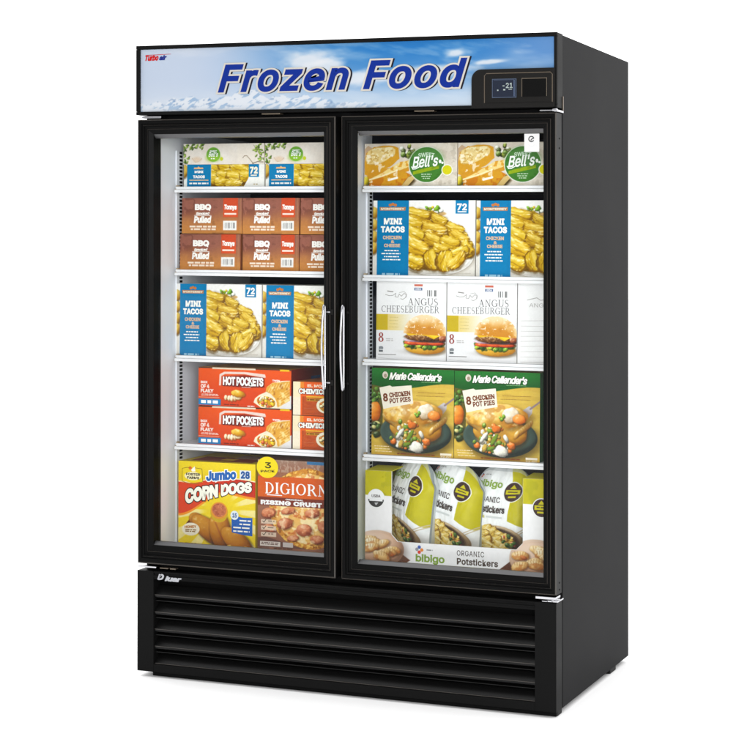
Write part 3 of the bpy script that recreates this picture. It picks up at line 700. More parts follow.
def burger(a, cx, cy, R):
    a.ell(cx, cy + .86 * R, R * .9, R * .12, rgb(190, 186, 182), soft=.03)
    a.blob(cx, cy + .66 * R, R * .92, R * .3, 0, rgb(170, 110, 20), rgb(214, 164, 40), rgb(240, 205, 100), rough=.12, wob=.05)
    g = [rgb(70, 110, 24), rgb(120, 160, 40), rgb(50, 84, 20), rgb(160, 180, 50)]
    r = random.Random(9)
    for i in range(22):
        t = r.uniform(-1, 1); c = g[r.randrange(4)]; a.blob(cx + t * R * .92, cy + (.50 + .12 * (1 - t * t) + r.uniform(-.05, .05)) * R, R * .14, R * .08, r.uniform(-1, 1), c * .5, c, np.minimum(1, c * 1.4), shadow=.4)
    for t in (-.55, .0, .5): a.blob(cx + t * R, cy + .44 * R, R * .42, R * .10, 0, rgb(140, 30, 10), rgb(222, 84, 30), rgb(245, 140, 80), rough=.1)
    for t in (-.5, .45): a.blob(cx + t * R, cy + .33 * R, R * .5, R * .07, -.05 * t, rgb(150, 90, 120), rgb(226, 190, 206), rgb(250, 240, 245), rough=.08)
    a.blob(cx - .02 * R, cy + .19 * R, R * .93, R * .19, .03, rgb(50, 26, 10), rgb(120, 72, 30), rgb(180, 128, 70), rough=.55, spec=.3, wob=.1, grain=60)
    a.blob(cx + .84 * R, cy + .18 * R, R * .17, R * .22, .5, rgb(60, 20, 10), rgb(150, 70, 40), rgb(220, 160, 120), rough=.3)
    a.poly([(cx - .95 * R, cy - .02 * R), (cx + .95 * R, cy + .0 * R), (cx + .60 * R, cy + .16 * R), (cx + .42 * R, cy + .26 * R), (cx + .1 * R, cy + .12 * R), (cx - .3 * R, cy + .06 * R), (cx - .75 * R, cy + .12 * R)], rgb(232, 184, 20))
    a.poly([(cx + .1 * R, cy + .02 * R), (cx + .9 * R, cy + .04 * R), (cx + .42 * R, cy + .2 * R)], rgb(246, 208, 40))
    d = np.maximum(np.hypot((a.X - cx) / R, (a.Y - cy) / (R * .86)) - 1, (a.Y - (cy + .06 * R + .05 * (a.X - cx))) / R) * R
    m = a.aa(d); t = np.clip((a.Y - (cy - .86 * R)) / (.9 * R), 0, 1); e = np.abs(a.X - cx) / R
    a.mix(m, fade(rgb(244, 216, 172), rgb(214, 152, 60), sm(.1, .7, t + .25 * (vnoise(a.X, a.Y, 9, 4) - .5)) * (1 - sm(.7, 1, e)) + .25 * t))
    a.mix(m * sm(.5, .62, vnoise(a.X, a.Y, 11, 8)) * .7 * (1 - t), rgb(252, 240, 218)); a.mix(m * sm(.55, .66, vnoise(a.X, a.Y, 9, 12)) * .5 * t, rgb(190, 118, 24))
    a.mix(m * sm(.70, .74, vnoise(a.X, a.Y, 40, 14)) * .8, rgb(252, 245, 225))
def art_angus(w, h):
    a = Art(w, h, 180, rgb(238, 237, 236), 1.115); X, Y = a.X, a.Y
    a.c = fade(rgb(240, 239, 239), rgb(228, 227, 228), sm(.2, 1.0, Y))
    a.mix(((Y > .475) & (Y < .70)) * (1 - sm(.1, .62, X)) * .9, rgb(226, 200, 110)); a.rect(-.1, .475, .165, .70, rgb(198, 172, 20))
    a.rect(.97, -.1, 1.1, 2, rgb(224, 222, 220), .5); burger(a, .70, .735, .305); a.grain(.03, 60)
    T = a.ink; g1 = rgb(96, 94, 96); g2 = rgb(150, 146, 142)
    T.rect(.545, .05, .665, .078, rgb(206, 110, 90)); T.rect(.545, .098, .66, .135, rgb(90, 110, 150)); T.text("USDA", (.56, .102, .645, .13), rgb(235, 235, 240), .03, layer=2)
    for i, x in enumerate((.73, .755, .79, .83, .85)): T.rect(x, .13, x + (.018 if i % 2 else .01), .215, rgb(120, 120, 120))
    T.stroke([(.16, .15), (.24, .16)], .014, g2); T.stroke([(.13, .20), (.18, .215), (.24, .21), (.28, .18), (.27, .23), (.31, .235), (.33, .19), (.36, .22), (.40, .18), (.43, .2), (.42, .24), (.38, .265), (.35, .255)], .007, g2); T.stroke([(.33, .17), (.40, .155), (.435, .19), (.43, .235)], .005, g2)
    T.part('title_lettering'); serif(T, "ANGUS", (.455, .245, .885, .345), g1, thick=.13, thin=.05); serif(T, "CHEESEBURGER", (.075, .355, .90, .448), g1, thick=.12, thin=.05)
    T.part('small_print'); serif(T, "8", (.03, .735, .11, .87), rgb(150, 50, 40), thick=.2, thin=.08); T.small(.14, .815, .255, .865, 2, rgb(190, 186, 186), seed=1)
    for i in range(4): T.small(.185, .515 + i * .045, .33, .53 + i * .045, 1, rgb(206, 186, 120), seed=i)
    T.rect(.04, .935, .10, 1.01, rgb(96, 100, 104)); T.disc(.075, .955, .03, .026, rgb(120, 124, 128), 2); T.rect(.05, .97, .105, .98, rgb(235, 235, 235), 3)
    T.rect(.03, 1.04, .29, 1.05, rgb(130, 128, 126)); T.stroke([(.03, 1.09), (.42, 1.12)], .004, rgb(190, 190, 190))
    return a
def art_angus_side(w, h):
    a = Art(w, h, 90, rgb(236, 235, 234)); a.grain(.03, 20); T = a.ink; g = rgb(176, 172, 170)
    T.stroke([(.25, .42), (.5, .36), (.6, .42), (.9, .38)], .02, g); T.text("ANGUS", (.3, .50, .92, .60), g, 0)
    for i in range(9): T.stroke([(.08, .95 + i * .13), (.92, .93 + i * .13 + .02 * math.sin(i))], .012, rgb(200, 197, 195))
    return a
def art_pie(w, h):
    a = Art(w, h, 200, rgb(206, 160, 60), 1.035); X, Y = a.X, a.Y
    a.c = fade(rgb(206, 172, 60), rgb(222, 190, 86), vnoise(X, Y * .3, 8, 3)); a.mix(sm(.5, .56, np.sin(Y * 60 + vnoise(X, Y, 4, 8) * 6) * .5 + .5) * .12, rgb(170, 120, 40))
    # herbs and carrots left
    m = (X < .14).astype(float)
    a.mix(m * (Y > .2) * (Y < .8), rgb(96, 90, 30)); a.scatter(.04, .34, .07, .10, 16, .02, .035, [rgb(90, 130, 40), rgb(60, 100, 30)], 5, mask=m); a.blob(.04, .52, .07, .12, .1, rgb(170, 80, 10), rgb(226, 130, 30), rgb(245, 180, 90), mask=m); a.scatter(.05, .74, .06, .08, 10, .02, .05, [rgb(60, 90, 30), rgb(200, 190, 120), rgb(40, 60, 20)], 6, mask=m)
    # fork
    a.poly([(.78, .455), (.88, .385), (.915, .41), (.91, .47), (.86, .54)], rgb(196, 190, 196)); a.line([(.89, .42), (1.02, .32)], .022, rgb(150, 130, 130))
    # bowl
    bl = (rgb(30, 40, 34), rgb(72, 92, 84), rgb(110, 130, 120))
    a.ell(.55, .80, .43, .24, rgb(110, 78, 20), soft=.05, al=.6); a.blob(.54, .76, .435, .24, .02, *bl, rough=.05, spec=.1, wob=.02, shadow=.3); a.ell(.54, .735, .40, .19, rgb(52, 68, 60), soft=.02); a.ell(.54, .75, .38, .165, rgb(66, 86, 78), soft=.03)
    # pie base
    crust = (rgb(146, 92, 24), rgb(212, 164, 76), rgb(246, 222, 160))
    a.blob(.33, .69, .10, .10, 0, rgb(120, 70, 8), rgb(204, 146, 36), rgb(240, 206, 110), rough=.15); a.blob(.72, .71, .14, .14, 0, rgb(120, 70, 8), rgb(204, 146, 36), rgb(240, 206, 110), rough=.15)
    for i in range(9): a.blob(.165 + .018 * i, .585 + .011 * i, .022, .052, -.5, *crust, rough=.1, shadow=.4)
    for i in range(8): a.blob(.885 - .022 * i, .60 + .018 * i, .024, .055, .5, *crust, rough=.1, shadow=.4)
    a.blob(.50, .52, .365, .145, -.03, rgb(166, 104, 16), rgb(236, 188, 84), rgb(255, 240, 190), rough=.30, spec=.3, wob=.10, grain=16)
    u_, v_ = a.uv(.50, .52, .365, .145, -.03); pm = (np.hypot(u_, v_) < .95)
    a.mix(pm * sm(.54, .68, vnoise(X, Y, 12, 41)) * .55, rgb(188, 116, 30)); a.mix(pm * sm(.58, .70, vnoise(X, Y, 15, 47)) * .5, rgb(252, 236, 196))
    # filling
    u = [rgb(236, 224, 196), rgb(230, 120, 36), rgb(120, 150, 40), rgb(246, 240, 225), rgb(206, 170, 70), rgb(96, 130, 34)]
    a.ell(.46, .74, .19, .16, rgb(190, 140, 50), soft=.04)
    dull = [c * .94 for c in u]
    a.scatter(.44, .70, .13, .10, 26, .014, .036, dull, 12, spec=.45, rough=.3); a.scatter(.48, .89, .22, .06, 40, .014, .036, dull, 15, spec=.45, rough=.3); a.scatter(.43, .80, .12, .08, 22, .014, .034, dull, 18, spec=.45, rough=.3)
    for x, y, rx, ry, ro, c in ((.50, .67, .05, .042, 0, 1), (.27, .87, .038, .036, 0, 1), (.67, .86, .05, .042, .4, 1), (.55, .93, .09, .065, .2, 3), (.35, .77, .024, .08, .6, 3), (.47, .80, .024, .08, .5, 2), (.24, .83, .022, .022, 0, 2), (.61, .775, .024, .05, -.5, 3), (.43, .90, .06, .022, -.3, 2), (.36, .90, .03, .05, .3, 4)):
        c = dull[c]; a.blob(x, y, rx, ry, ro, c * .5, c, np.minimum(1, c * 1.12 + .05), rough=.32, spec=.3, wob=.4)
    # bite on the fork
    a.blob(.66, .50, .10, .085, -.4, rgb(170, 140, 104), rgb(232, 216, 190), rgb(252, 246, 234), rough=.32, wob=.4); a.blob(.76, .545, .075, .06, .1, rgb(180, 80, 10), rgb(230, 140, 50), rgb(246, 180, 100), rough=.1); a.scatter(.56, .54, .04, .03, 6, .018, .026, [rgb(120, 160, 40)], 4)
    # green head
    bot = .195 + .035 * np.sin((X - .02) * 5.2) * 1 + .01; gm = 1 - sm(-.003, .003, Y - bot); a.mix(gm, fade(rgb(26, 120, 40), rgb(14, 92, 28), sm(0, .2, Y)))
    a.rect(.05, 1.02, 1.1, 2, rgb(196, 140, 50), .4); a.grain(.06, 60)
    T = a.ink; wht = rgb(250, 248, 240)
    T.disc(.165, .082, .034, .042, rgb(214, 206, 190)); T.disc(.168, .09, .018, .024, rgb(160, 140, 120), 2)
    T.part('brand_lettering'); mw = lambda x, y: (x, y + .05 * (x - .5) ** 2)
    for cl, b, l, of in ((rgb(8, 60, 18), .075, 1, (.004, .005)), (wht, .035, 2, (0, 0))): T.text("Marie Callender's", (.215, .045, .855, .135), cl, b, .3, layer=l, ref=.035, warp=mw, space=.92, off=of)
    T.small(.61, .15, .84, .16, 1, rgb(130, 180, 120), seed=2, jag=False)
    T.part('count_badge'); T.poly([(.095, .235), (.145, .49), (.26, .46), (.51, .41), (.488, .195), (.25, .22), (.225, .205)], rgb(240, 232, 214), 1)
    br = rgb(120, 60, 30)
    T.text("8", (.14, .30, .20, .40), br, .04, layer=2, rot=-.1); T.text("CHICKEN", (.215, .275, .475, .335), br, .045, layer=2, rot=-.13); T.text("POT PIES", (.22, .345, .48, .405), br, .035, layer=2, rot=-.13)
    T.part('small_print')
    for i in range(2): T.small(.54, .275 + i * .04, .94, .287 + i * .04, 1, rgb(150, 104, 40), seed=i, fill=.5)
    for i in range(3): T.small(.03, .93 + i * .03, .22 + .03 * i, .945 + i * .03, 1, rgb(235, 215, 170), seed=i + 4)
    T.rect(.84, .985, .975, 1.01, rgb(235, 225, 205)); T.text("72 OZ", (.84, 1.018, .97, 1.038), rgb(235, 225, 205), .03); T.small(.30, 1.005, .80, 1.03, 1, rgb(130, 70, 30), seed=9)
    return a
def dumplings(a, cx, cy, rx, ry, seed, bowl=(rgb(150, 110, 84), rgb(206, 172, 146), rgb(236, 214, 196)), n=9, mask=None):
    a.blob(cx, cy, rx, ry, 0, *bowl, rough=.05, wob=.02, spec=.1, shadow=.3, mask=mask)
    a.blob(cx, cy - .08 * ry, rx * .88, ry * .80, 0, bowl[0] * 1.1, bowl[1] * 1.05, bowl[2], rough=.04, wob=.02, spec=0, shadow=.2, mask=mask)
    r = random.Random(seed); dm = (rgb(150, 92, 40), rgb(232, 192, 122), rgb(252, 242, 214))
    for i in range(n):
        x, y = cx + r.uniform(-.62, .55) * rx, cy + (-.45 + .95 * i / n) * ry
        a.blob(x, y, rx * .34, ry * .24, r.uniform(-.5, .5), *dm, rough=.3, spec=.3, shadow=.5, mask=mask)
        for t in (-.7, -.35, 0, .35, .7): a.line([(x + t * rx * .3, y - ry * .19), (x + t * rx * .26, y - ry * .05)], .005, rgb(180, 120, 56), .5 if mask is None else 0)
        a.mix((np.hypot((a.X - x) / (rx * .3), (a.Y - y - .06 * ry) / (ry * .16)) < 1) * sm(.5, .66, vnoise(a.X, a.Y, 30, seed + i)) * .6, rgb(190, 110, 40))
        if i % 3 == 0: a.blob(x + .12 * rx, y + .08 * ry, rx * .14, ry * .10, .4, rgb(120, 50, 20), rgb(196, 110, 50), rgb(226, 160, 90), shadow=.2, mask=mask)
GREEN = rgb(202, 192, 10)
def badge(T, cx, cy, R, layer=1, pale=False):
    br = rgb(66, 44, 40)
    T.disc(cx, cy, R * 1.1, R * 1.1, rgb(238, 238, 236), layer)
    if pale:
        T.disc(cx, cy, R, R, rgb(244, 244, 244), layer + 1); T.poly([(cx + R * math.cos(t), cy + R * math.sin(t)) for t in np.linspace(math.pi - .1, .1, 16)], rgb(60, 58, 58), layer + 2)
        T.rect(cx - .82 * R, cy - .02 * R, cx + .82 * R, cy + .3 * R, rgb(240, 240, 240), layer + 3); T.text("USDA", (cx - .55 * R, cy - .45 * R, cx + .55 * R, cy - .12 * R), br, .02, layer=layer + 3); T.poly([(cx - .2 * R, cy + .5 * R), (cx, cy + .8 * R), (cx + .3 * R, cy + .45 * R)], rgb(190, 190, 190), layer + 3)
    else:
        T.disc(cx, cy, R, R, br, layer + 1); T.rect(cx - .82 * R, cy - .28 * R, cx + .82 * R, cy + .22 * R, GREEN, layer + 2); T.poly([(cx - .4 * R, cy - .38 * R), (cx + .4 * R, cy - .38 * R), (cx, cy - .85 * R)], GREEN, layer + 2)
        T.rect(cx - .5 * R, cy + .4 * R, cx + .5 * R, cy + .6 * R, GREEN, layer + 2); T.small(cx - .6 * R, cy - .12 * R, cx + .6 * R, cy + .1 * R, 1, br, layer + 3, seed=3)
def art_tray(w, h):
    a = Art(w, h, 330, rgb(240, 238, 238)); X, Y = a.X, a.Y
    nx0, nx1, nb, ch = .150, .866, .362, .035
    a.keep = ~((X > nx0) & (X < nx1) & (Y < nb - np.maximum(0, ch - (X - nx0)) - np.maximum(0, ch - (nx1 - X))))
    a.mix((Y < .128) * 1.0, fade(GREEN, rgb(188, 178, 8), vnoise(X, Y, 20, 4))); a.mix((Y < .128) * sm(.55, .6, vnoise(X, Y, 30, 6)) * .3, rgb(150, 150, 10))
    a.poly([(.14, .49), (.20, .42), (.255, .455), (.20, .49)], rgb(110, 64, 40)); a.poly([(.74, .47), (.83, .40), (.87, .44), (.87, .49), (.78, .49)], rgb(96, 54, 34))
    dumplings(a, .075, .405, .145, .095, 3); dumplings(a, .935, .405, .14, .10, 5)
    a.c = fade(a.c, np.array([1, 1, 1]), np.zeros_like(X)); a.grain(.03, 60)
    T = a.ink; badge(T, .062, .145, .045, pale=True); badge(T, .965, .145, .045)
    for i, (dx, dy, c) in enumerate(((0, -.012, rgb(60, 90, 170)), (.014, .002, rgb(230, 130, 40)), (0, .014, rgb(220, 60, 40)), (-.013, .0, rgb(150, 150, 160)))): T.disc(.305 + dx, .395 + dy, .009, .009, c)
    T.small(.345, .392, .385, .402, 1, rgb(150, 150, 150), seed=1)
    T.part('brand_lettering'); T.text("bibigo", (.285, .418, .445, .468), rgb(130, 160, 60), .03); 
    T.part('title_lettering'); T.text("ORGANIC", (.512, .385, .66, .413), rgb(92, 84, 80), .01, space=1.1); T.text("Potstickers", (.512, .424, .735, .458), rgb(84, 70, 60), .03, space=1.05); T.small(.515, .468, .60, .476, 1, rgb(200, 190, 80), seed=2, jag=False)
    return a
def art_bag(w, h):
    a = Art(w, h, 170, rgb(232, 234, 234)); X, Y = a.X, a.Y
    a.c = fade(rgb(246, 247, 247), rgb(232, 235, 235), vnoise(X, Y, 6, 3) * sm(.1, .9, np.abs(X - .5) * 2))
    d = a.polymask([(.64, -.1), (1.2, -.1), (1.2, .80), (.96, .88), (.70, .76), (.72, .50), (.70, .18)]); a.mix(a.aa(d), fade(GREEN, rgb(186, 176, 4), vnoise(X, Y, 14, 5)))
    a.rect(-.1, -.1, 2, .05, rgb(200, 204, 206), .7)
    for i in range(2): a.line([(.72, 1.02 + .04 * i), (1.05, .80 + .03 * i)], .014, rgb(206, 190, 160))
    a.blob(.50, 1.10, .44, .27, 0, rgb(110, 84, 50), rgb(196, 172, 136), rgb(236, 224, 204), rough=.05, wob=.03, shadow=.3); a.ell(.50, 1.08, .38, .21, rgb(64, 42, 22), soft=.02)
    r = random.Random(4); g = [rgb(90, 120, 40), rgb(60, 90, 30)]
    for i in range(12):
        x, y = .22 + r.random() * .46, .93 + .028 * i; ro = r.uniform(-.6, .6)
        a.shell(x, y, .16, .085, ro, rgb(132, 90, 24), rgb(224, 190, 84), rgb(252, 238, 186))
    a.scatter(.70, 1.05, .10, .10, 10, .02, .05, g + [rgb(200, 80, 40)], 8); a.grain(.04, 50)
    br = rgb(66, 44, 40); a.ell(.74, .34, .15, .15, rgb(238, 238, 236)); a.ell(.74, .34, .138, .138, br); a.rect(.63, .31, .85, .375, GREEN); a.poly([(.685, .295), (.74, .235), (.795, .295)], GREEN); a.rect(.68, .40, .80, .425, GREEN); a.line([(.67, .34), (.81, .345)], .014, br)
    T = a.ink; gr = rgb(140, 170, 70); dk = rgb(74, 66, 62)
    for dx, dy, c in ((0, -.02, rgb(60, 80, 150)), (.02, .0, rgb(230, 130, 40)), (0, .02, rgb(210, 60, 40))): T.disc(.14 + dx, .11 + dy, .014, .014, c)
    T.small(.2, .10, .33, .125, 1, rgb(170, 170, 170), seed=2); T.text("bibigo", (.11, .18, .56, .31), gr, .025)
    T.part('title_lettering'); T.text("ORGANIC", (.11, .42, .56, .50), dk, .01); T.text("Potstickers", (.11, .55, .66, .655), dk, .035); T.rect(.11, .70, .32, .74, rgb(222, 214, 130)); T.rect(.35, .705, .62, .73, rgb(210, 214, 214))
    return a
def art_sign(w, h):
    a = Art(w, h, 760, rgb(150, 195, 235)); X, Y = a.X, a.Y; t = Y / a.a
    a.c = fade(rgb(196, 214, 240), rgb(40, 128, 205), sm(.12, .62, X) * (1 - .75 * sm(.0, 1.0, t)))
    a.c = fade(a.c, rgb(120, 160, 215), sm(.75, 1.0, X) * .75 * (1 - sm(.1, .9, t)))
    a.c = fade(a.c, rgb(220, 234, 248), sm(.45, 1.0, t) * .75)
    cl = vnoise(X * .8 - Y * .5, Y * 3.2, 5, 21, 5); a.mix(sm(.5, .78, cl) * .55 * (1 - sm(.55, .75, X) * .3), rgb(242, 246, 252))
    a.mix(sm(.52, .7, vnoise(X, Y * 4 - X * .6, 9, 33, 5)) * .25 * sm(.25, .4, X), rgb(236, 242, 250)); a.mix((1 - sm(.04, .42, X)) * .45, rgb(222, 230, 244))
    # bright cloud banks right of the middle
    for cx, cy, rx, ry in ((.42, .035, .075, .022), (.47, .05, .06, .02), (.70, .068, .16, .016), (.78, .028, .035, .012), (.86, .05, .05, .006), (.55, .075, .08, .02)):
        u, v = a.uv(cx, cy, rx, ry, -.05); a.mix((1 - sm(.3, 1.15, np.hypot(u, v) + (vnoise(X, Y * 2, 26, 6) - .5) * .9)) * .85, rgb(246, 248, 252))
    a.mix(sm(.0, .35, t - .55) * 0 + (1 - sm(.0, .4, np.abs(t - .93) * 4)) * .3, rgb(210, 228, 246))
    # snow mountains
    ridge = .128 - .030 * np.exp(-((X - .27) / .05) ** 2) - .014 * np.exp(-((X - .40) / .06) ** 2) - .016 * np.exp(-((X - .12) / .07) ** 2) - .01 * (vnoise(X, X * 0, 46, 4, 4) - .5) * 2 + .03 * sm(.5, .75, X)
    mm = sm(-.0012, .0012, Y - ridge); sh = vnoise(X * 1.0 + Y * 1.4, Y * 1.6, 70, 13, 4)
    a.mix(mm * .9 * (1 - sm(.62, .76, X)), fade(rgb(240, 245, 252), rgb(164, 194, 226), sm(.5, .62, sh))); a.mix(mm * sm(.66, .74, vnoise(X * 1.1, Y * 2, 60, 31)) * .4 * (1 - sm(.5, .66, X)) * (1 - sm(.02, .05, Y - ridge)), rgb(90, 130, 180))
    a.mix(sm(.125, .142, Y) * .4, rgb(225, 236, 248))
    T = a.ink; x0, x1 = .202, .846
    B = (.2030, .0395, .805, .1030)
    for cl_, b, l, of in ((rgb(34, 30, 40), .058, 1, (.0042, .0006)), (rgb(232, 226, 216), .060, 2, (0, 0)), (rgb(12, 50, 156), .026, 3, (0, 0))):
        T.text("Frozen Food", B, cl_, b, .28, layer=l, ref=.026, space=1.10, off=of)
    return a

# ------------------------------------------------------------------ packs
def carton_mb(w, h, d, front, side, top):
    """folded carton with slightly uneven printed sides; a printed picture panel goes on its front"""
    V = [(0, 0, 0), (w, 0, 0), (w, d, 0), (0, d, 0), (0, 0, h), (w, 0, h), (w, d, h), (0, d, h)]
    F = [(0, 3, 2, 1), (4, 5, 6, 7), (0, 1, 5, 4), (1, 2, 6, 5), (2, 3, 7, 6), (3, 0, 4, 7)]
    cs = [side, top, front, side, side, side]
    vs, fs, cc = [], [], []
    for q, c in zip(F, cs):
        b = len(vs); vs += [V[i] for i in q]; cc += [c] * 4; fs.append((b, b + 1, b + 2, b + 3))
    # tuck flap seams on top and side
    return vs, fs, cc

def carton(kind, w, h, d, art_fn, label, group, side, top, front=None, extra=None, cat='food box'):
    r = empty(kind, label, cat, group)
    v, f, c = carton_mb(w, h, d, side if front is None else front, side, top)
    e = 0.004                                       # glue flap edge line on the right side and tuck flap on the top
    if extra: extra(v, f, c, w, h, d)
    color_mesh('carton', v, f, np.array(c), 'print', r)
    a = art_fn(w, h)
    p = a.build('front_panel', r)
    T = a.ink
    T.build('lettering', w, h, p)
    return r

def copy_tree(o):
    c = o.copy(); COL.objects.link(c)
    for ch in o.children:
        k = ch.copy(); COL.objects.link(k); k.parent = c
        for g in ch.children:
            q = g.copy(); COL.objects.link(q); q.parent = k
    return c

_pr = random.Random(17)
def put(o, x, y, z, turn=0.0, sx=1.0, label=None, group=None):
    o.location = (x, y + _pr.uniform(-.002, .003), lift(x, z) + 0.0002)
    o.rotation_euler = (0, math.atan(LEAN / W * z / H), turn + _pr.uniform(-.006, .006))
    o.scale = (sx, 1, 1 + LEAN / H * (1 - (x + .15) / W))
    if label: o['label'] = label
    if group: o['group'] = group
    return o

Y0 = 0.19
LS = (1.5365, 1.268, .990, .7045, .3710)           # shelf tops, left bay, then right bay
RS = (1.5365, 1.2600, .9975, .7005, .3700)

def side_band(col, y0, y1):
    def fn(v, f, c, w, h, d):
        b = len(v); e = w + .0006
        v += [(e, .0, h * y0), (e, d, h * y0), (e, d, h * y1), (e, 0, h * y1)]; f.append((b, b + 1, b + 2, b + 3)); c += [col] * 4
    return fn

# left bay, top shelf
o = carton('taco_carton', .2936, .0722, .30, art_taco_short, 'slim blue mini taco carton lying under a white carton, left of the pair', 'slim blue cartons on the top left shelf', rgb(225, 222, 215), rgb(230, 228, 220))
put(o, .0666, Y0, LS[0]); put(copy_tree(o), .3640, Y0 + .002, LS[0], label='slim blue mini taco carton lying under a white carton, beside the door handle side')
o = carton('vegetable_carton', .2955, .0665, .29, art_white, 'white leafy carton with green round seal, left one atop the slim blue cartons', 'white leafy cartons on the top left shelf', rgb(226, 216, 202), rgb(196, 130, 60))
put(o, .0645, Y0 - .001, LS[0] + .0728); put(copy_tree(o), .3620, Y0 + .002, LS[0] + .0728, label='white leafy carton with green round seal, right one atop the slim blue cartons')
# left bay, second shelf: six brown cartons
o = carton('barbecue_carton', .2017, .1152, .24, art_bbq, '', 'brown barbecue cartons on the second left shelf', rgb(150, 92, 62), rgb(120, 70, 50))
first = True
for lev, wl in ((0, 'bottom'), (1, 'top')):
    for i, (x, sx, wn) in enumerate(((.0545, 1.105, 'left'), (.2815, 1.0, 'middle'), (.4876, 1.0, 'right'))):
        q = o if first else copy_tree(o); first = False
        put(q, x + (.002 if lev else -.001), Y0 + .003 * ((i + lev) % 2), LS[1] + .1172 * lev, turn=.006 * (i - 1), sx=sx, label='brown barbecue carton, %s row %s of the six on the second shelf' % (wl, wn))
# mini taco cartons: left third shelf, right second shelf
o = carton('taco_carton', .3125, .2325, .24, art_taco, 'tall blue mini taco carton standing over the red boxes, showing its 72 badge', 'tall blue mini taco cartons', rgb(226, 222, 214), rgb(236, 234, 228))
put(o, .0375, Y0, LS[2]); put(copy_tree(o), .3540, Y0, LS[2], label='tall blue mini taco carton over the burrito boxes, cut off by the door handle')
put(copy_tree(o), .7395, Y0, RS[1], sx=1.089, label='tall blue mini taco carton above the burger boxes, whole in view')
put(copy_tree(o), 1.0835, Y0 + .002, RS[1], sx=1.0, label='tall blue mini taco carton above the burger boxes, against the right door frame')
# left bay, fourth shelf
def hot_side(v, f, c, w, h, d):
    for z0, z1, y0, y1, col in ((.0, .12, .0, d, rgb(60, 20, 14)), (.45, .70, .03, .12, rgb(215, 190, 175)), (.55, .78, .15, .22, rgb(30, 90, 150)), (.25, .85, .25, .27, rgb(190, 150, 30))):
        b = len(v); e = w + .0006
        v += [(e, y0, h * z0), (e, y1, h * z0), (e, y1, h * z1), (e, y0, h * z1)]; f.append((b, b + 1, b + 2, b + 3)); c += [col] * 4
o = carton('sandwich_box', .3365, .1240, .34, art_hot, 'red frozen sandwich box with white lettering, upper of the stacked pair', 'red sandwich boxes on the fourth left shelf', rgb(128, 30, 18), rgb(190, 140, 50), extra=hot_side)
put(o, .1205, Y0, LS[3] + .1252, label='red frozen sandwich box with white lettering, upper of the stacked pair')
put(copy_tree(o), .1215, Y0, LS[3], label='red frozen sandwich box with white lettering, lower of the stacked pair')
o = carton('burrito_box', .200, .1060, .26, art_chim, 'orange and brown chimichanga box, upper of the two by the handle', 'orange chimichanga boxes on the fourth left shelf', rgb(150, 60, 20), rgb(200, 120, 50))
put(o, .4640, Y0, LS[3] + .1075); put(copy_tree(o), .4640, Y0 - .001, LS[3], label='orange and brown chimichanga box, lower of the two by the handle')
# left bay, bottom
def corn_top(v, f, c, w, h, d):
    for x0, x1, y0, y1, col in ((.0, w, .0, .012, rgb(214, 190, 30)), (.03, w * .9, .03, d * .55, rgb(150, 60, 26)), (.12, w * .6, .06, .11, rgb(226, 190, 60)), (w * .5, w * .8, .12, .2, rgb(200, 170, 150))):
        b = len(v); e = h + .0005 + .0002 * (x0 > .1)
        v += [(x0, y0, e), (x1, y0, e), (x1, y1, e), (x0, y1, e)]; f.append((b, b + 1, b + 2, b + 3)); c += [col] * 4
put(carton('corn_dog_box', .2800, .2800, .26, art_corn, 'yellow jumbo corn dog box with red banner, standing at bottom left', None, rgb(206, 176, 16), rgb(222, 196, 30), extra=corn_top), .0645, .155, LS[4])
put(carton('pizza_box', .3000, .2985, .22, art_pizza, 'brown rising crust pizza box with yellow 3 pack disc beside the corn dogs', None, rgb(176, 150, 40), rgb(130, 90, 70)), .3535, .160, LS[4])
# right bay, top shelf
o = carton('toast_carton', .3100, .1330, .28, art_toast, 'garlic toast carton with green round seal, left one on the top right shelf', 'garlic toast cartons on the top right shelf', rgb(226, 216, 202), rgb(200, 160, 90))
put(o, .7125, Y0, RS[0]); put(copy_tree(o), 1.0245, Y0 + .001, RS[0], label='garlic toast carton with green round seal, partly behind the square glass sticker')
# right bay, burgers
o = carton('burger_box', .2330, .2465, .24, art_angus, 'white cheeseburger box on the third right shelf, next to the black slotted strip', 'white cheeseburger boxes on the third right shelf', rgb(222, 220, 218), rgb(236, 234, 232))
put(o, .7525, Y0, RS[2]); put(copy_tree(o), .9875, Y0 + .002, RS[2], sx=.972, label='white cheeseburger box on the third right shelf, middle one of the row')
o = carton('burger_box', .1200, .2440, .23, art_angus_side, 'white cheeseburger box turned sideways, showing only pale grey lines', 'white cheeseburger boxes on the third right shelf', rgb(226, 224, 222), rgb(236, 234, 232))
put(o, 1.2170, Y0 + .002, RS[2])
# right bay, pot pies
o = carton('pot_pie_box', .2750, .2700, .26, art_pie, 'green and gold chicken pot pie box, left one on the fourth right shelf', 'pot pie boxes on the fourth right shelf', rgb(30, 84, 40), rgb(150, 120, 70))
put(o, .7365, Y0, RS[3]); put(copy_tree(o), 1.0130, Y0 + .001, RS[3], label='green and gold chicken pot pie box, right one on the fourth right shelf')

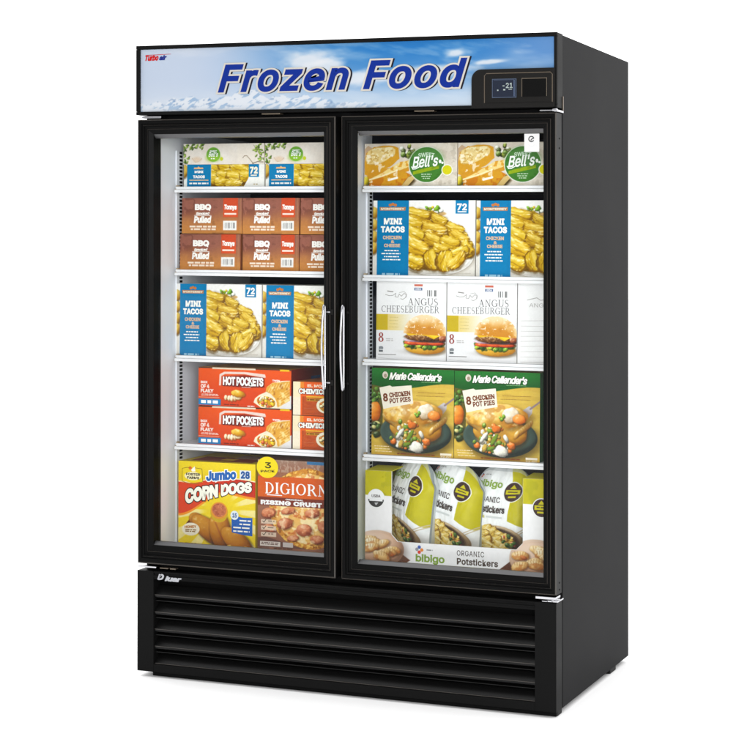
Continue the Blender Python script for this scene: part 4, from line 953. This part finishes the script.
# right bay, bottom: display case with three bags standing in it
TX, TY, TZ, TW, TH = .7325, .150, RS[4], .5950, .2850
tr = empty('display_case', 'white cardboard display case with green corner posts holding three bags', 'display case')
A = art_tray(TW, TH)
mb = MB(); M['case_white'] = mat('white_board', (236, 234, 234), .5, .3, bump=.1, bscale=60); M['case_green'] = mat('olive_green_board', (202, 192, 10), .5, .1, bump=.1, bscale=60); M['case_inside'] = mat('brown_board', (120, 92, 64), .8, .1)
x0, x1, nb, ch = .150 * TW, .866 * TW, TH - .362 * TW, .035 * TW
mb.prism_y([(0, 0), (TW, 0), (TW, TH), (x1, TH), (x1, nb + ch), (x1 - ch, nb), (x0 + ch, nb), (x0, nb + ch), (x0, TH), (0, TH)], 0, .003, 'case_white')
mb.box(0, TW, .0035, .26, 0, .004, 'case_inside'); mb.box(.0, .003, .0035, .26, .0045, TH * .9, 'case_green'); mb.box(TW - .003, TW, .0035, .26, .0045, TH * .9, 'case_green')
mb.box(.0035, TW - .0035, .257, .26, .0045, TH * .55, 'case_inside')
mb.prism_x([(.0035, TH - .002), (.0035, TH), (.10, TH + .006), (.10, TH + .003)], .0, x0 - .002, 'case_green'); mb.prism_x([(.0035, TH - .002), (.0035, TH), (.10, TH + .006), (.10, TH + .003)], x1 + .002, TW, 'case_green')
cs = mb.build('case_board', tr, level=False)
p = A.build('front_panel', tr); A.ink.build('lettering', TW, TH, p)
put(tr, TX, TY, TZ)

def bag(label, x, y, z, turn, lean, seed, art, roll=0.0):
    w, h, d = .215, .306, .115
    r = empty('dumpling_bag', label, 'food bag', 'dumpling bags standing in the display case')
    rr = np.random.default_rng(seed)
    def surf(u, v, f, front=True):                     # u across 0..1, v down in width units
        t = np.clip(v * w / h, 0, 1)                   # 0 top .. 1 bottom
        belly = np.sin(np.clip(t * 1.15, 0, 1.15) * math.pi / 1.25) ** .8
        prof = np.clip(1 - (2 * u - 1) ** 4, 0, 1) ** .8 * belly
        cr = (vnoise(u * 3 + seed, v * 2.2, 2.2, seed + 2, 3) - .5) * .011 * (1 - .5 * belly) + (vnoise(u * 9, v * 3, 2, seed + 9, 2) - .5) * .0035
        depth = prof * d * .5 + cr * np.clip(1 - (2 * u - 1) ** 6, 0, 1)
        side = 1 if front else -1
        xx = (u - .5) * w * (1 - .05 * belly - .16 * np.clip(1 - t * 5, 0, 1) ** 2); yy = -side * depth - (f if front else -f) - .004 * side
        zz = h * (1 - t) - .012 * np.sin(u * 3.1 + seed) * (1 - t) - .05 * np.abs(2 * u - 1) ** 4 * np.clip(1 - t * 4, 0, 1)
        return np.column_stack([xx, yy, zz])
    art_b = art
    o1 = art_b.build('front_film', r, fwd=0, matkey='film', mp=lambda u, v, f: surf(u, v, f, True))
    n = 24; U, V = np.meshgrid(np.linspace(0, 1, n), np.linspace(0, h / w, n)); P = surf(U.ravel(), V.ravel(), 0, False)
    i = np.arange(n * n).reshape(n, n); F = np.stack([i[:-1, :-1], i[:-1, 1:], i[1:, 1:], i[1:, :-1]], -1).reshape(-1, 4)
    color_mesh('back_film', P, F, np.tile(rgb(206, 212, 212), (n * n, 1)), 'film', r, smooth=True)
    # gusset closing both films all round, coloured darker to shade gaps between bags
    edge = np.linspace(0, 1, 40); pts = []
    for uu, vv in [(0 * edge, edge * h / w), (edge, 0 * edge + h / w), (0 * edge + 1, (1 - edge) * h / w), (1 - edge, 0 * edge)]:
        pts.append(np.column_stack([uu, vv]))
    E = np.vstack(pts); A1 = surf(E[:, 0], E[:, 1], 0, True); B1 = surf(E[:, 0], E[:, 1], 0, False); m = len(E)
    color_mesh('side_gusset', np.vstack([A1, B1]), [(k, k + 1, m + k + 1, m + k) for k in range(m - 1)], np.tile(rgb(150, 158, 160), (2 * m, 1)), 'film', r, smooth=True)
    art_b.ink.build('lettering', w, h, o1, fwd=.0022, mp=lambda u, v, l: surf(u, v, l, True))
    r.location = (x, y, lift(x, z) + .006); r.rotation_euler = (lean, roll, turn)
    return r
AB = art_bag(.215, .312)
bag('olive and white dumpling bag, leftmost in the display case, its right edge nearest the glass', .836, .262, RS[4], -.60, -.03, 3, AB, .13)
bag('olive and white dumpling bag in the middle of the display case', .985, .258, RS[4], -.36, -.02, 11, AB, .08)
bag('olive and white dumpling bag beside the right corner post of the display case', 1.146, .272, RS[4], -.20, -.02, 19, AB, .02)

# ------------------------------------------------------------------ the freezer itself
fz = empty('display_freezer', 'tall black two door glass merchandiser freezer with blue frozen food sign', 'freezer')
FY = .061
b = MB()
b.box(W - .03, W - .0005, FY, D, 0, H - .002, 'side'); b.box(0.0015, .028, FY, D, 0, H - .002, 'side')
b.box(.0285, W - .0305, D - .05, D, .0, H - .002, 'side'); b.box(.0285, W - .0305, FY, D - .0505, 1.74, H - .002, 'side'); b.box(.0285, W - .0305, FY, D - .0505, .02, .355, 'black')
b.build('cabinet_shell', fz, bevel=.0015)
b = MB()                                            # liner
b.box(.0285, .035, .068, .74, .3555, 1.7395, 'liner'); b.box(1.345, W - .0305, .068, .74, .3555, 1.7395, 'liner')
b.box(.0355, 1.3445, .735, .74, .3555, 1.7395, 'shaded_liner'); b.box(.0355, 1.3445, .068, .7345, 1.715, 1.7395, 'shaded_liner'); b.box(.0355, 1.3445, .068, .7345, .3555, .3685, 'liner')
b.build('liner', fz)
b = MB(); b.box(.690, .705, .128, .272, .369, 1.7145, 'liner'); b.box(.6905, .7045, .2725, .7345, .369, 1.7145, 'shaded_liner'); b.build('centre_divider', fz, bevel=.002)  # rear part of the divider gets its shade from the dark colour
b = MB(); b.box(.0285, .050, FY - .0005, .0675, .3555, 1.7395, 'frame'); b.box(.680, .712, FY - .0005, .0675, .3555, 1.7395, 'frame'); b.box(1.352, W - .0305, FY - .0005, .0675, .3555, 1.7395, 'frame')
b.build('door_jamb', fz)
# slotted shelf standards
def standard(xw, y0, y1):
    m = MB(); m.box(xw, xw + .004, y0, y1, .372, 1.655, 'liner')
    z = .385
    while z < 1.648:
        m.box(xw + .0035, xw + .0046, y0 + .42 * (y1 - y0), y0 + .86 * (y1 - y0), z, z + .0078, 'cavity'); z += .0120
    return m.build('shelf_standard', fz)
standard(.0352, .192, .236); standard(.7052, .222, .266)
# shelves
def shelf(x0, x1, z):
    m = MB(); m.box(x0, x1, .172, .700, z - .006, z - .0005, 'shelf')
    m.prism_x([(.1700, z - .0085), (.1700, z - .001), (.1712, z + .0005), (.1755, z + .0005), (.1755, z - .0085)], x0 + .004, x1 - .002, 'shelf')
    m.prism_x([(.1660, z - .0185), (.1652, z - .0165), (.1652, z - .0105), (.1662, z - .0092), (.1745, z - .0092), (.1745, z - .0185)], x0, x1 - .002, 'shelf')
    o = m.build('shelf', fz)
    k = MB(); k.box(x0 - .004, x0 + .016, .1765, .205, z - .018, z - .0065, 'clip'); k.box(x0 - .0005, x0 + .008, .1765, .190, z + .0008, z + .0050, 'clip'); k.build('shelf_clip', o)
    k = MB(); k.box(x1 - .016, x1 + .003, .1765, .205, z - .018, z - .0065, 'clip'); k.build('shelf_clip', o)
for z in LS[:4]: shelf(.0455, .686, z)
for z in RS[:4]: shelf(.7160, 1.341, z)

# header
b = MB(); HX0, HX1, HZ0, HZ1 = -.0025, 1.4005, 1.7565, 1.9755
b.box(HX0, HX1, .010, FY - .002, HZ0, HZ1, 'black')
b.box(HX0, HX1, 0, .0095, 1.9640, HZ1, 'black'); b.box(HX0, HX1, 0, .0095, HZ0, 1.7665, 'black'); b.box(HX0, .0108, 0, .0095, 1.767, 1.9635, 'black'); b.box(1.3915, HX1, 0, .0095, 1.767, 1.9635, 'black')
hd = b.build('header', fz, bevel=.0012)
SX, SZ, SW, SH = .0112, 1.7672, 1.3800, .1960
A = art_sign(SW, SH)
mp = lambda u, v, f: (lambda X, Z: np.column_stack([X, np.full(len(X), .0065) - f, Z + LEAN * (1 - X / W) * (Z / H)]))(SX + u * SW, SZ + SH - v * SW)
SIGN = .50
sp = A.build('sign_panel', hd, fwd=0, mp=mp, gain=SIGN); sp.data.polygons.foreach_set('use_smooth', [False] * len(sp.data.polygons))
A.ink.build('sign_lettering', SW, SH, hd, fwd=.0004, step=.0004, mp=mp, gain=SIGN)
T = Ink(); k = 1 / SW                               # maker's mark at the left end
T.text("Turbo", (.0125, .0125, .0475, .0258), rgb(226, 24, 24), .05, .35); T.text("air", (.0490, .0135, .0690, .0252), rgb(36, 52, 150), .045, .35)
T.poly([(.0150, .0122), (.0800, .0112), (.0800, .0120), (.0150, .0140)], rgb(220, 70, 80))
T.build('brand_lettering', SW, SH, hd, fwd=.0004, step=.0004, mp=mp, gain=SIGN)
# control panel
cx0, cx1, cz0, cz1, cr = 1.1385, 1.3945, 1.7580, 1.8720, .030
poly = [(cx1, cz0), (cx1, cz1)] + [(cx0 + cr - cr * math.sin(t), cz1 - cr + cr * math.cos(t)) for t in np.linspace(0, math.pi / 2, 9)] + [(cx0, cz0)]
b = MB(); b.prism_y(poly, -.004, .0085, 'plastic'); cp = b.build('control_panel', fz, bevel=.002)
fr = [(1.1800, 1.7725), (1.1800, 1.8530), (1.1860, 1.8590), (1.382, 1.8590), (1.388, 1.8530), (1.388, 1.7725)]
b = MB(); b.tube([(x, -.0042, z) for x, z in fr], .0014, 'trimline', 6); b.tube([(1.180, -.0042, 1.7725), (1.388, -.0042, 1.7725)], .001, 'plastic', 6); b.build('panel_bead', cp)
def wp(px, py): return px, py
b = MB(); b.box(1.2040, 1.2790, -.0058, -.0043, 1.7870, 1.8425, 'bezel'); b.box(1.2065, 1.2765, -.0075, -.0060, 1.7890, 1.8405, 'screen'); dp = b.build('temperature_display', cp)
T = Ink(); dg = rgb(190, 204, 200)
T.text("-21", (.44, .20, .88, .50), dg, .02); T.rect(.20, .58, .26, .65, dg); T.rect(.47, .55, .56, .63, dg); T.rect(.70, .55, .86, .59, dg); T.stroke([(.95, .05), (.95, .97)], .03, rgb(110, 130, 165)); T.stroke([(.05, .03), (.95, .03)], .02, rgb(90, 104, 130))
mpd = lambda u, v, f: (lambda X, Z: np.column_stack([X, -.0077 - f, Z + LEAN * (1 - X / W) * (Z / H)]))(1.2065 + u * .070, 1.8405 - v * .0515)
T.build('display_digits', 1, 1, cp, fwd=.0001, mp=mpd, gain=.5)
b = MB(); b.box(1.2945, 1.3715, -.0050, -.0041, 1.7895, 1.8435, 'trimline'); b.box(1.2970, 1.3700, -.0068, -.0052, 1.7890, 1.8408, 'cavity'); b.build('sensor_window', cp, bevel=.0006)

# doors
def ring(mb, ox0, ox1, oz0, oz1, ins, prof, key, keyf=None):
    L, R_, Tp, B = ins; loops = []
    for d, y in prof:
        s = d / .052; x0, x1, z0, z1 = ox0 + L * s, ox1 - R_ * s, oz0 + B * s, oz1 - Tp * s
        n = len(mb.v); mb.v += [(x0, y, z0), (x1, y, z0), (x1, y, z1), (x0, y, z1)]; loops.append(n)
    for i, (a, c) in enumerate(zip(loops[:-1], loops[1:])):
        for j in range(4):
            j2 = (j + 1) % 4
            mb.f.append((a + j, a + j2, c + j2, c + j)); mb.m.append(mb.mi(keyf(i) if keyf else key))
PROF = [(0, .056), (0, .0035), (.0035, 0), (.0150, 0), (.0165, .0035), (.0200, .0035), (.0215, -.0008), (.0245, -.0008), (.0265, .0045), (.0340, .0065), (.0355, .0050), (.0385, .0060), (.0520, .0140), (.0525, .0560), (0, .056)]
PROF_OPEN = PROF[:-2] + [(.0520, .0180), (.0325, .0560), (0, .056)]           # hinge-side door: the extrusion is undercut behind the glass
def door(ox0, ox1, gx0, gx1, gz0, gz1, right):
    oz0, oz1 = .3397, 1.7420
    ins = (gx0 - ox0, ox1 - gx1, oz1 - gz1, gz0 - oz0)
    b = MB(); ring(b, ox0, ox1, oz0, oz1, ins, PROF_OPEN if right else PROF, 'frame', lambda i: 'edge_highlight' if i in (1, 5, 9) else 'frame'); d = b.build('door', fz)
    # spacer bar round the glass edge
    sp0 = .0145
    for zz0, zz1 in ((gz1 - .0130, gz1 - .0006), (gz0 + .0006, gz0 + .0120)):
        top = zz0 > 1; b = MB()
        if top: b.prism_x([(sp0, zz1), (.030, zz1), (.030, zz0), (sp0 + .009, zz0 + .002)], gx0 + .001, gx1 - .001, 'spacer')
        else: b.prism_x([(sp0, zz0), (sp0 + .010, zz1 - .001), (.030, zz1), (.030, zz0)], gx0 + .001, gx1 - .001, 'spacer')
        b.build('glass_spacer', d)
    b = MB(); e = .007 if right else .004; b.box(gx0 - e, gx1 + e, .0305, .0345, gz0 - e, gz1 + e, 'glass'); b.build('glass_pane', d)
    b = MB(); e = .007; g0, g1 = .0565, .0600
    for q in ((ox0 + .006, ox0 + .022, oz0 + .01, oz1 - .01), (ox1 - .022, ox1 - .006, oz0 + .01, oz1 - .01), (ox0 + .0225, ox1 - .0225, oz0 + .01, oz0 + .024), (ox0 + .0225, ox1 - .0225, oz1 - .024, oz1 - .01)):
        b.box(q[0], q[1], g0, g1, q[2], q[3], 'rubber')
    b.build('door_gasket', d)
    # bow handle: straight back bar, bowed front strap
    hx = .7265 if right else .6640; z0, z1 = .9105, 1.1695
    P = []; n = 14
    for i in range(n + 1):
        t = i / n; P.append((hx, -.0145 - .0135 * math.sin(math.pi * t) ** .9, z0 + .006 + (z1 - z0 - .012) * t))
    P += [(hx, -.0125, z1 - .001), (hx, -.0085, z1), (hx, -.0045, z1 - .003), (hx, -.0032, z1 - .010), (hx, -.0032, z0 + .010), (hx, -.0045, z0 + .003), (hx, -.0085, z0), (hx, -.0125, z0 + .001)]
    b = MB(); b.tube(P, .0027, 'chrome', 12, closed=True, flat=1.25); hn = b.build('handle', d, smooth=True)
    for zz in (z0 + .022, z1 - .022):
        b = MB()
        if right: b.tube([(hx + .013, -.0035, zz), (hx + .013, .004, zz)], .0032, 'plastic', 12)
        else: b.tube([(hx + .004, -.004, zz), (hx + .018, -.004, zz)], .0022, 'chrome', 12); b.box(hx + .004, hx + .026, -.0018, .004, zz - .008, zz + .008, 'plastic')
        b.build('handle_mount', d, bevel=.0006)
    # screw heads on the hinge side edge
    if right:
        for zz in (1.640, 1.668, .352, .372):
            b = MB(); b.tube([(ox1 - .0005, .034, zz), (ox1 + .0008, .034, zz)], .0026, 'cavity', 10); b.build('screw', d)
    return d
dl = door(.0022, .6962, .0541, .6524, .3980, 1.6965, False)
dr = door(.7165, 1.3980, .7642, 1.3555, .3868, 1.6970, True)
# square sticker inside the right pane
b = MB(); b.box(1.2920, 1.3380, .0296, .0303, 1.6300, 1.6830, 'sticker'); st = b.build('glass_sticker', dr)
T = Ink(); ar = lambda cx, cy, r_, a0, a1: [(cx + r_ * math.cos(math.radians(t)), cy - r_ * math.sin(math.radians(t))) for t in np.linspace(a0, a1, 18)]
T.stroke(ar(.47, .34, .17, 20, 330), .055, rgb(40, 42, 44)); T.stroke([(.44, .42), (.52, .32), (.64, .28)], .06, rgb(60, 62, 64)); T.stroke(ar(.48, .62, .20, 200, 340), .03, rgb(225, 225, 225))
mps = lambda u, v, f: (lambda X, Z: np.column_stack([X, .0295 - f, Z + LEAN * (1 - X / W) * (Z / H)]))(1.2920 + u * .046, 1.6830 - v * .046)
T.build('sticker_mark', 1, 1, dr, fwd=.0002, mp=mps, gain=.7)

# hinges
def hinge(x0, x1, z0, z1, edge=None):
    b = MB(); b.box(x0, x1, .002, .050, z0, z1, 'chrome')
    if edge == 'top':
        b.box(1.3920, 1.4035, .000, .058, 1.7440, 1.7500, 'chrome'); b.box(1.4006, 1.4035, .055, .0590, 1.7505, 1.7930, 'trimline'); b.tube([(1.388, -.001, 1.7485), (1.402, -.001, 1.7500)], .0042, 'chrome', 10)
    if edge == 'bottom':
        b.box(1.3720, 1.4035, .0, .057, .3200, .3245, 'chrome'); b.tube([(1.385, -.001, .3235), (1.404, .02, .3250)], .0034, 'chrome', 10); b.box(1.3550, 1.3700, .001, .02, .3195, .3225, 'chrome')
    return b.build('hinge', fz, bevel=.0008)
hinge(1.3480, 1.3900, 1.7465, 1.7500, 'top'); hinge(1.3350, 1.3960, .3265, .3340, 'bottom'); hinge(.018, .088, 1.7462, 1.7520); hinge(.004, .070, .3270, .3320)
for x in (.445, .955):
    b = MB(); b.box(x, x + .062, .003, .03, 1.7515, 1.7555, 'trimline'); b.build('door_catch', fz, bevel=.0008)
b = MB(); b.box(.078, .108, .012, .03, .3255, .3285, 'trimline'); b.box(.115, .135, .012, .03, .3250, .3290, 'trimline'); b.build('hinge_cover', fz)

# lower front with grille
gx0, gx1, gz0, gz1 = .0615, 1.3335, .0245, .2930
b = MB(); bx0, bx1 = .0022, 1.3985
b.box(bx0, gx0, 0, FY - .002, 0, .3175, 'black'); b.box(gx1, bx1, 0, FY - .002, 0, .3175, 'black'); b.box(gx0 + .0003, gx1 - .0003, .0005, FY - .002, 0, gz0, 'black')
b.prism_x([(.002, gz1), (.002, .3000), (-.001, .3010), (-.001, .3045), (.004, .3060), (.004, .3120), (.001, .3130), (.001, .3172), (FY - .002, .3172), (FY - .002, gz1)], gx0 + .0003, gx1 - .0003, 'black')
b.box(gx0 + .0005, gx1 - .0005, .050, FY - .0025, gz0 + .0005, gz1 - .0005, 'cavity')
lp = b.build('lower_front', fz, bevel=.0008)
for i in range(5):
    zt = .2690 - i * .0540; zb = zt - .0250
    b = MB(); b.prism_x([(.034, zt), (.0365, zt - .001), (.0098, zb - .001), (.0098, zb - .0075), (.016, zb - .0115), (.016, zb - .0130), (.0075, zb - .0085), (.0068, zb - .0065), (.0068, zb + .0005)], gx0 + .0008, gx1 - .0008, 'louver'); b.box(gx0 + .001, gx1 - .001, .0056, .0071, zb - .0022, zb - .0006, 'edge_highlight')
    b.build('grille_slat', lp, bevel=.0003)
    b = MB(); b.prism_x([(.030, zb - .0185), (.030, zb - .0170), (.010, zb - .0190), (.010, zb - .0210)], gx0 + .0008, gx1 - .0008, 'louver'); b.build('grille_slat', lp)
# maker's plate
T = Ink(); sv = rgb(214, 216, 222)
T.text("D", (0, .02, .27, .26), sv, .05, .3); T.text("iuar", (.30, .085, .97, .29), sv, .05, .3)
mpn = lambda u, v, f: (lambda X, Z: np.column_stack([X, -.0014 - f, Z + LEAN * (1 - X / W) * (Z / H)]))(.0770 + u * .0900, .3130 - v * .0800)
npl = T.build('nameplate', 1, 1, fz, fwd=.0006, mp=mpn, gain=.55)
# kick plate and feet
b = MB(); b.box(.047, 1.393, .022, .030, -.0165, -.0005, 'black'); b.build('kick_plate', fz)
for x0, x1, y0, y1 in ((1.372, 1.3935, .0315, .075), (.047, .075, .0315, .075), (1.335, 1.3935, .61, .68), (.01, .06, .61, .68)):
    b = MB(); b.box(x0, x1, y0, y1, FLOOR, -.0005, 'rubber'); o = b.build('foot', fz, bevel=.002, level=False)
b = MB(); b.box(.03, 1.37, .08, .78, -.003, -.0006, 'cavity'); b.build('base_pan', fz)

# ------------------------------------------------------------------ floor
b = MB(); S = 60
b.face([(-S, -S, FLOOR), (S, -S, FLOOR), (S, S, FLOOR), (-S, S, FLOOR)], 'floor')
fl = b.build('floor', level=False); fl['kind'] = 'structure'; fl['label'] = 'plain white studio floor under the freezer'

# ------------------------------------------------------------------ light: white studio, dark towards the photographer, soft key lamp
wd = bpy.data.worlds.new("World"); SC.world = wd; wd.use_nodes = True; nt = wd.node_tree; bg = nt.nodes['Background']
tc = nt.nodes.new('ShaderNodeTexCoord'); vm = nt.nodes.new('ShaderNodeVectorMath'); vm.operation = 'DOT_PRODUCT'
YAW = -0.3975
vm.inputs[1].default_value = (math.sin(YAW), math.cos(YAW), 0.25)
nt.links.new(tc.outputs['Generated'], vm.inputs[0])
mr = nt.nodes.new('ShaderNodeMapRange'); mr.interpolation_type = 'SMOOTHSTEP'
mr.inputs['From Min'].default_value = -.75; mr.inputs['From Max'].default_value = .15; mr.inputs['To Min'].default_value = .3; mr.inputs['To Max'].default_value = 2.15
nt.links.new(vm.outputs['Value'], mr.inputs['Value']); nt.links.new(mr.outputs['Result'], bg.inputs['Strength']); bg.inputs['Color'].default_value = (1, 1, 1, 1)

def area(name, loc, target, size, power, sy=None):
    l = bpy.data.lights.new(name, 'AREA'); l.energy = power; l.size = size
    if sy: l.shape = 'RECTANGLE'; l.size_y = sy
    o = bpy.data.objects.new(name, l); COL.objects.link(o); o.location = loc
    o.rotation_euler = (Vector(target) - Vector(loc)).to_track_quat('-Z', 'Y').to_euler()
    return o
area('key_softbox', (3.6, -5.6, 2.2), (.75, .2, .95), 2.6, 245)

# ------------------------------------------------------------------ camera
cam = bpy.data.cameras.new('camera'); co = bpy.data.objects.new('camera', cam); COL.objects.link(co)
cam.sensor_width = 36; cam.lens = 1774.34 / 750 * 36; cam.shift_y = -0.1482; cam.clip_end = 300
co.location = (2.9059, -4.948, 1.3025); co.rotation_euler = (math.pi / 2, 0, .3975)
SC.camera = co
SC.view_settings.view_transform = 'Standard'; SC.view_settings.look = 'None'; SC.view_settings.exposure = 0; SC.view_settings.gamma = 1
SC.cycles.max_bounces = 8; SC.cycles.transparent_max_bounces = 12
try:
    SC.cycles.use_denoising = True
except Exception: pass
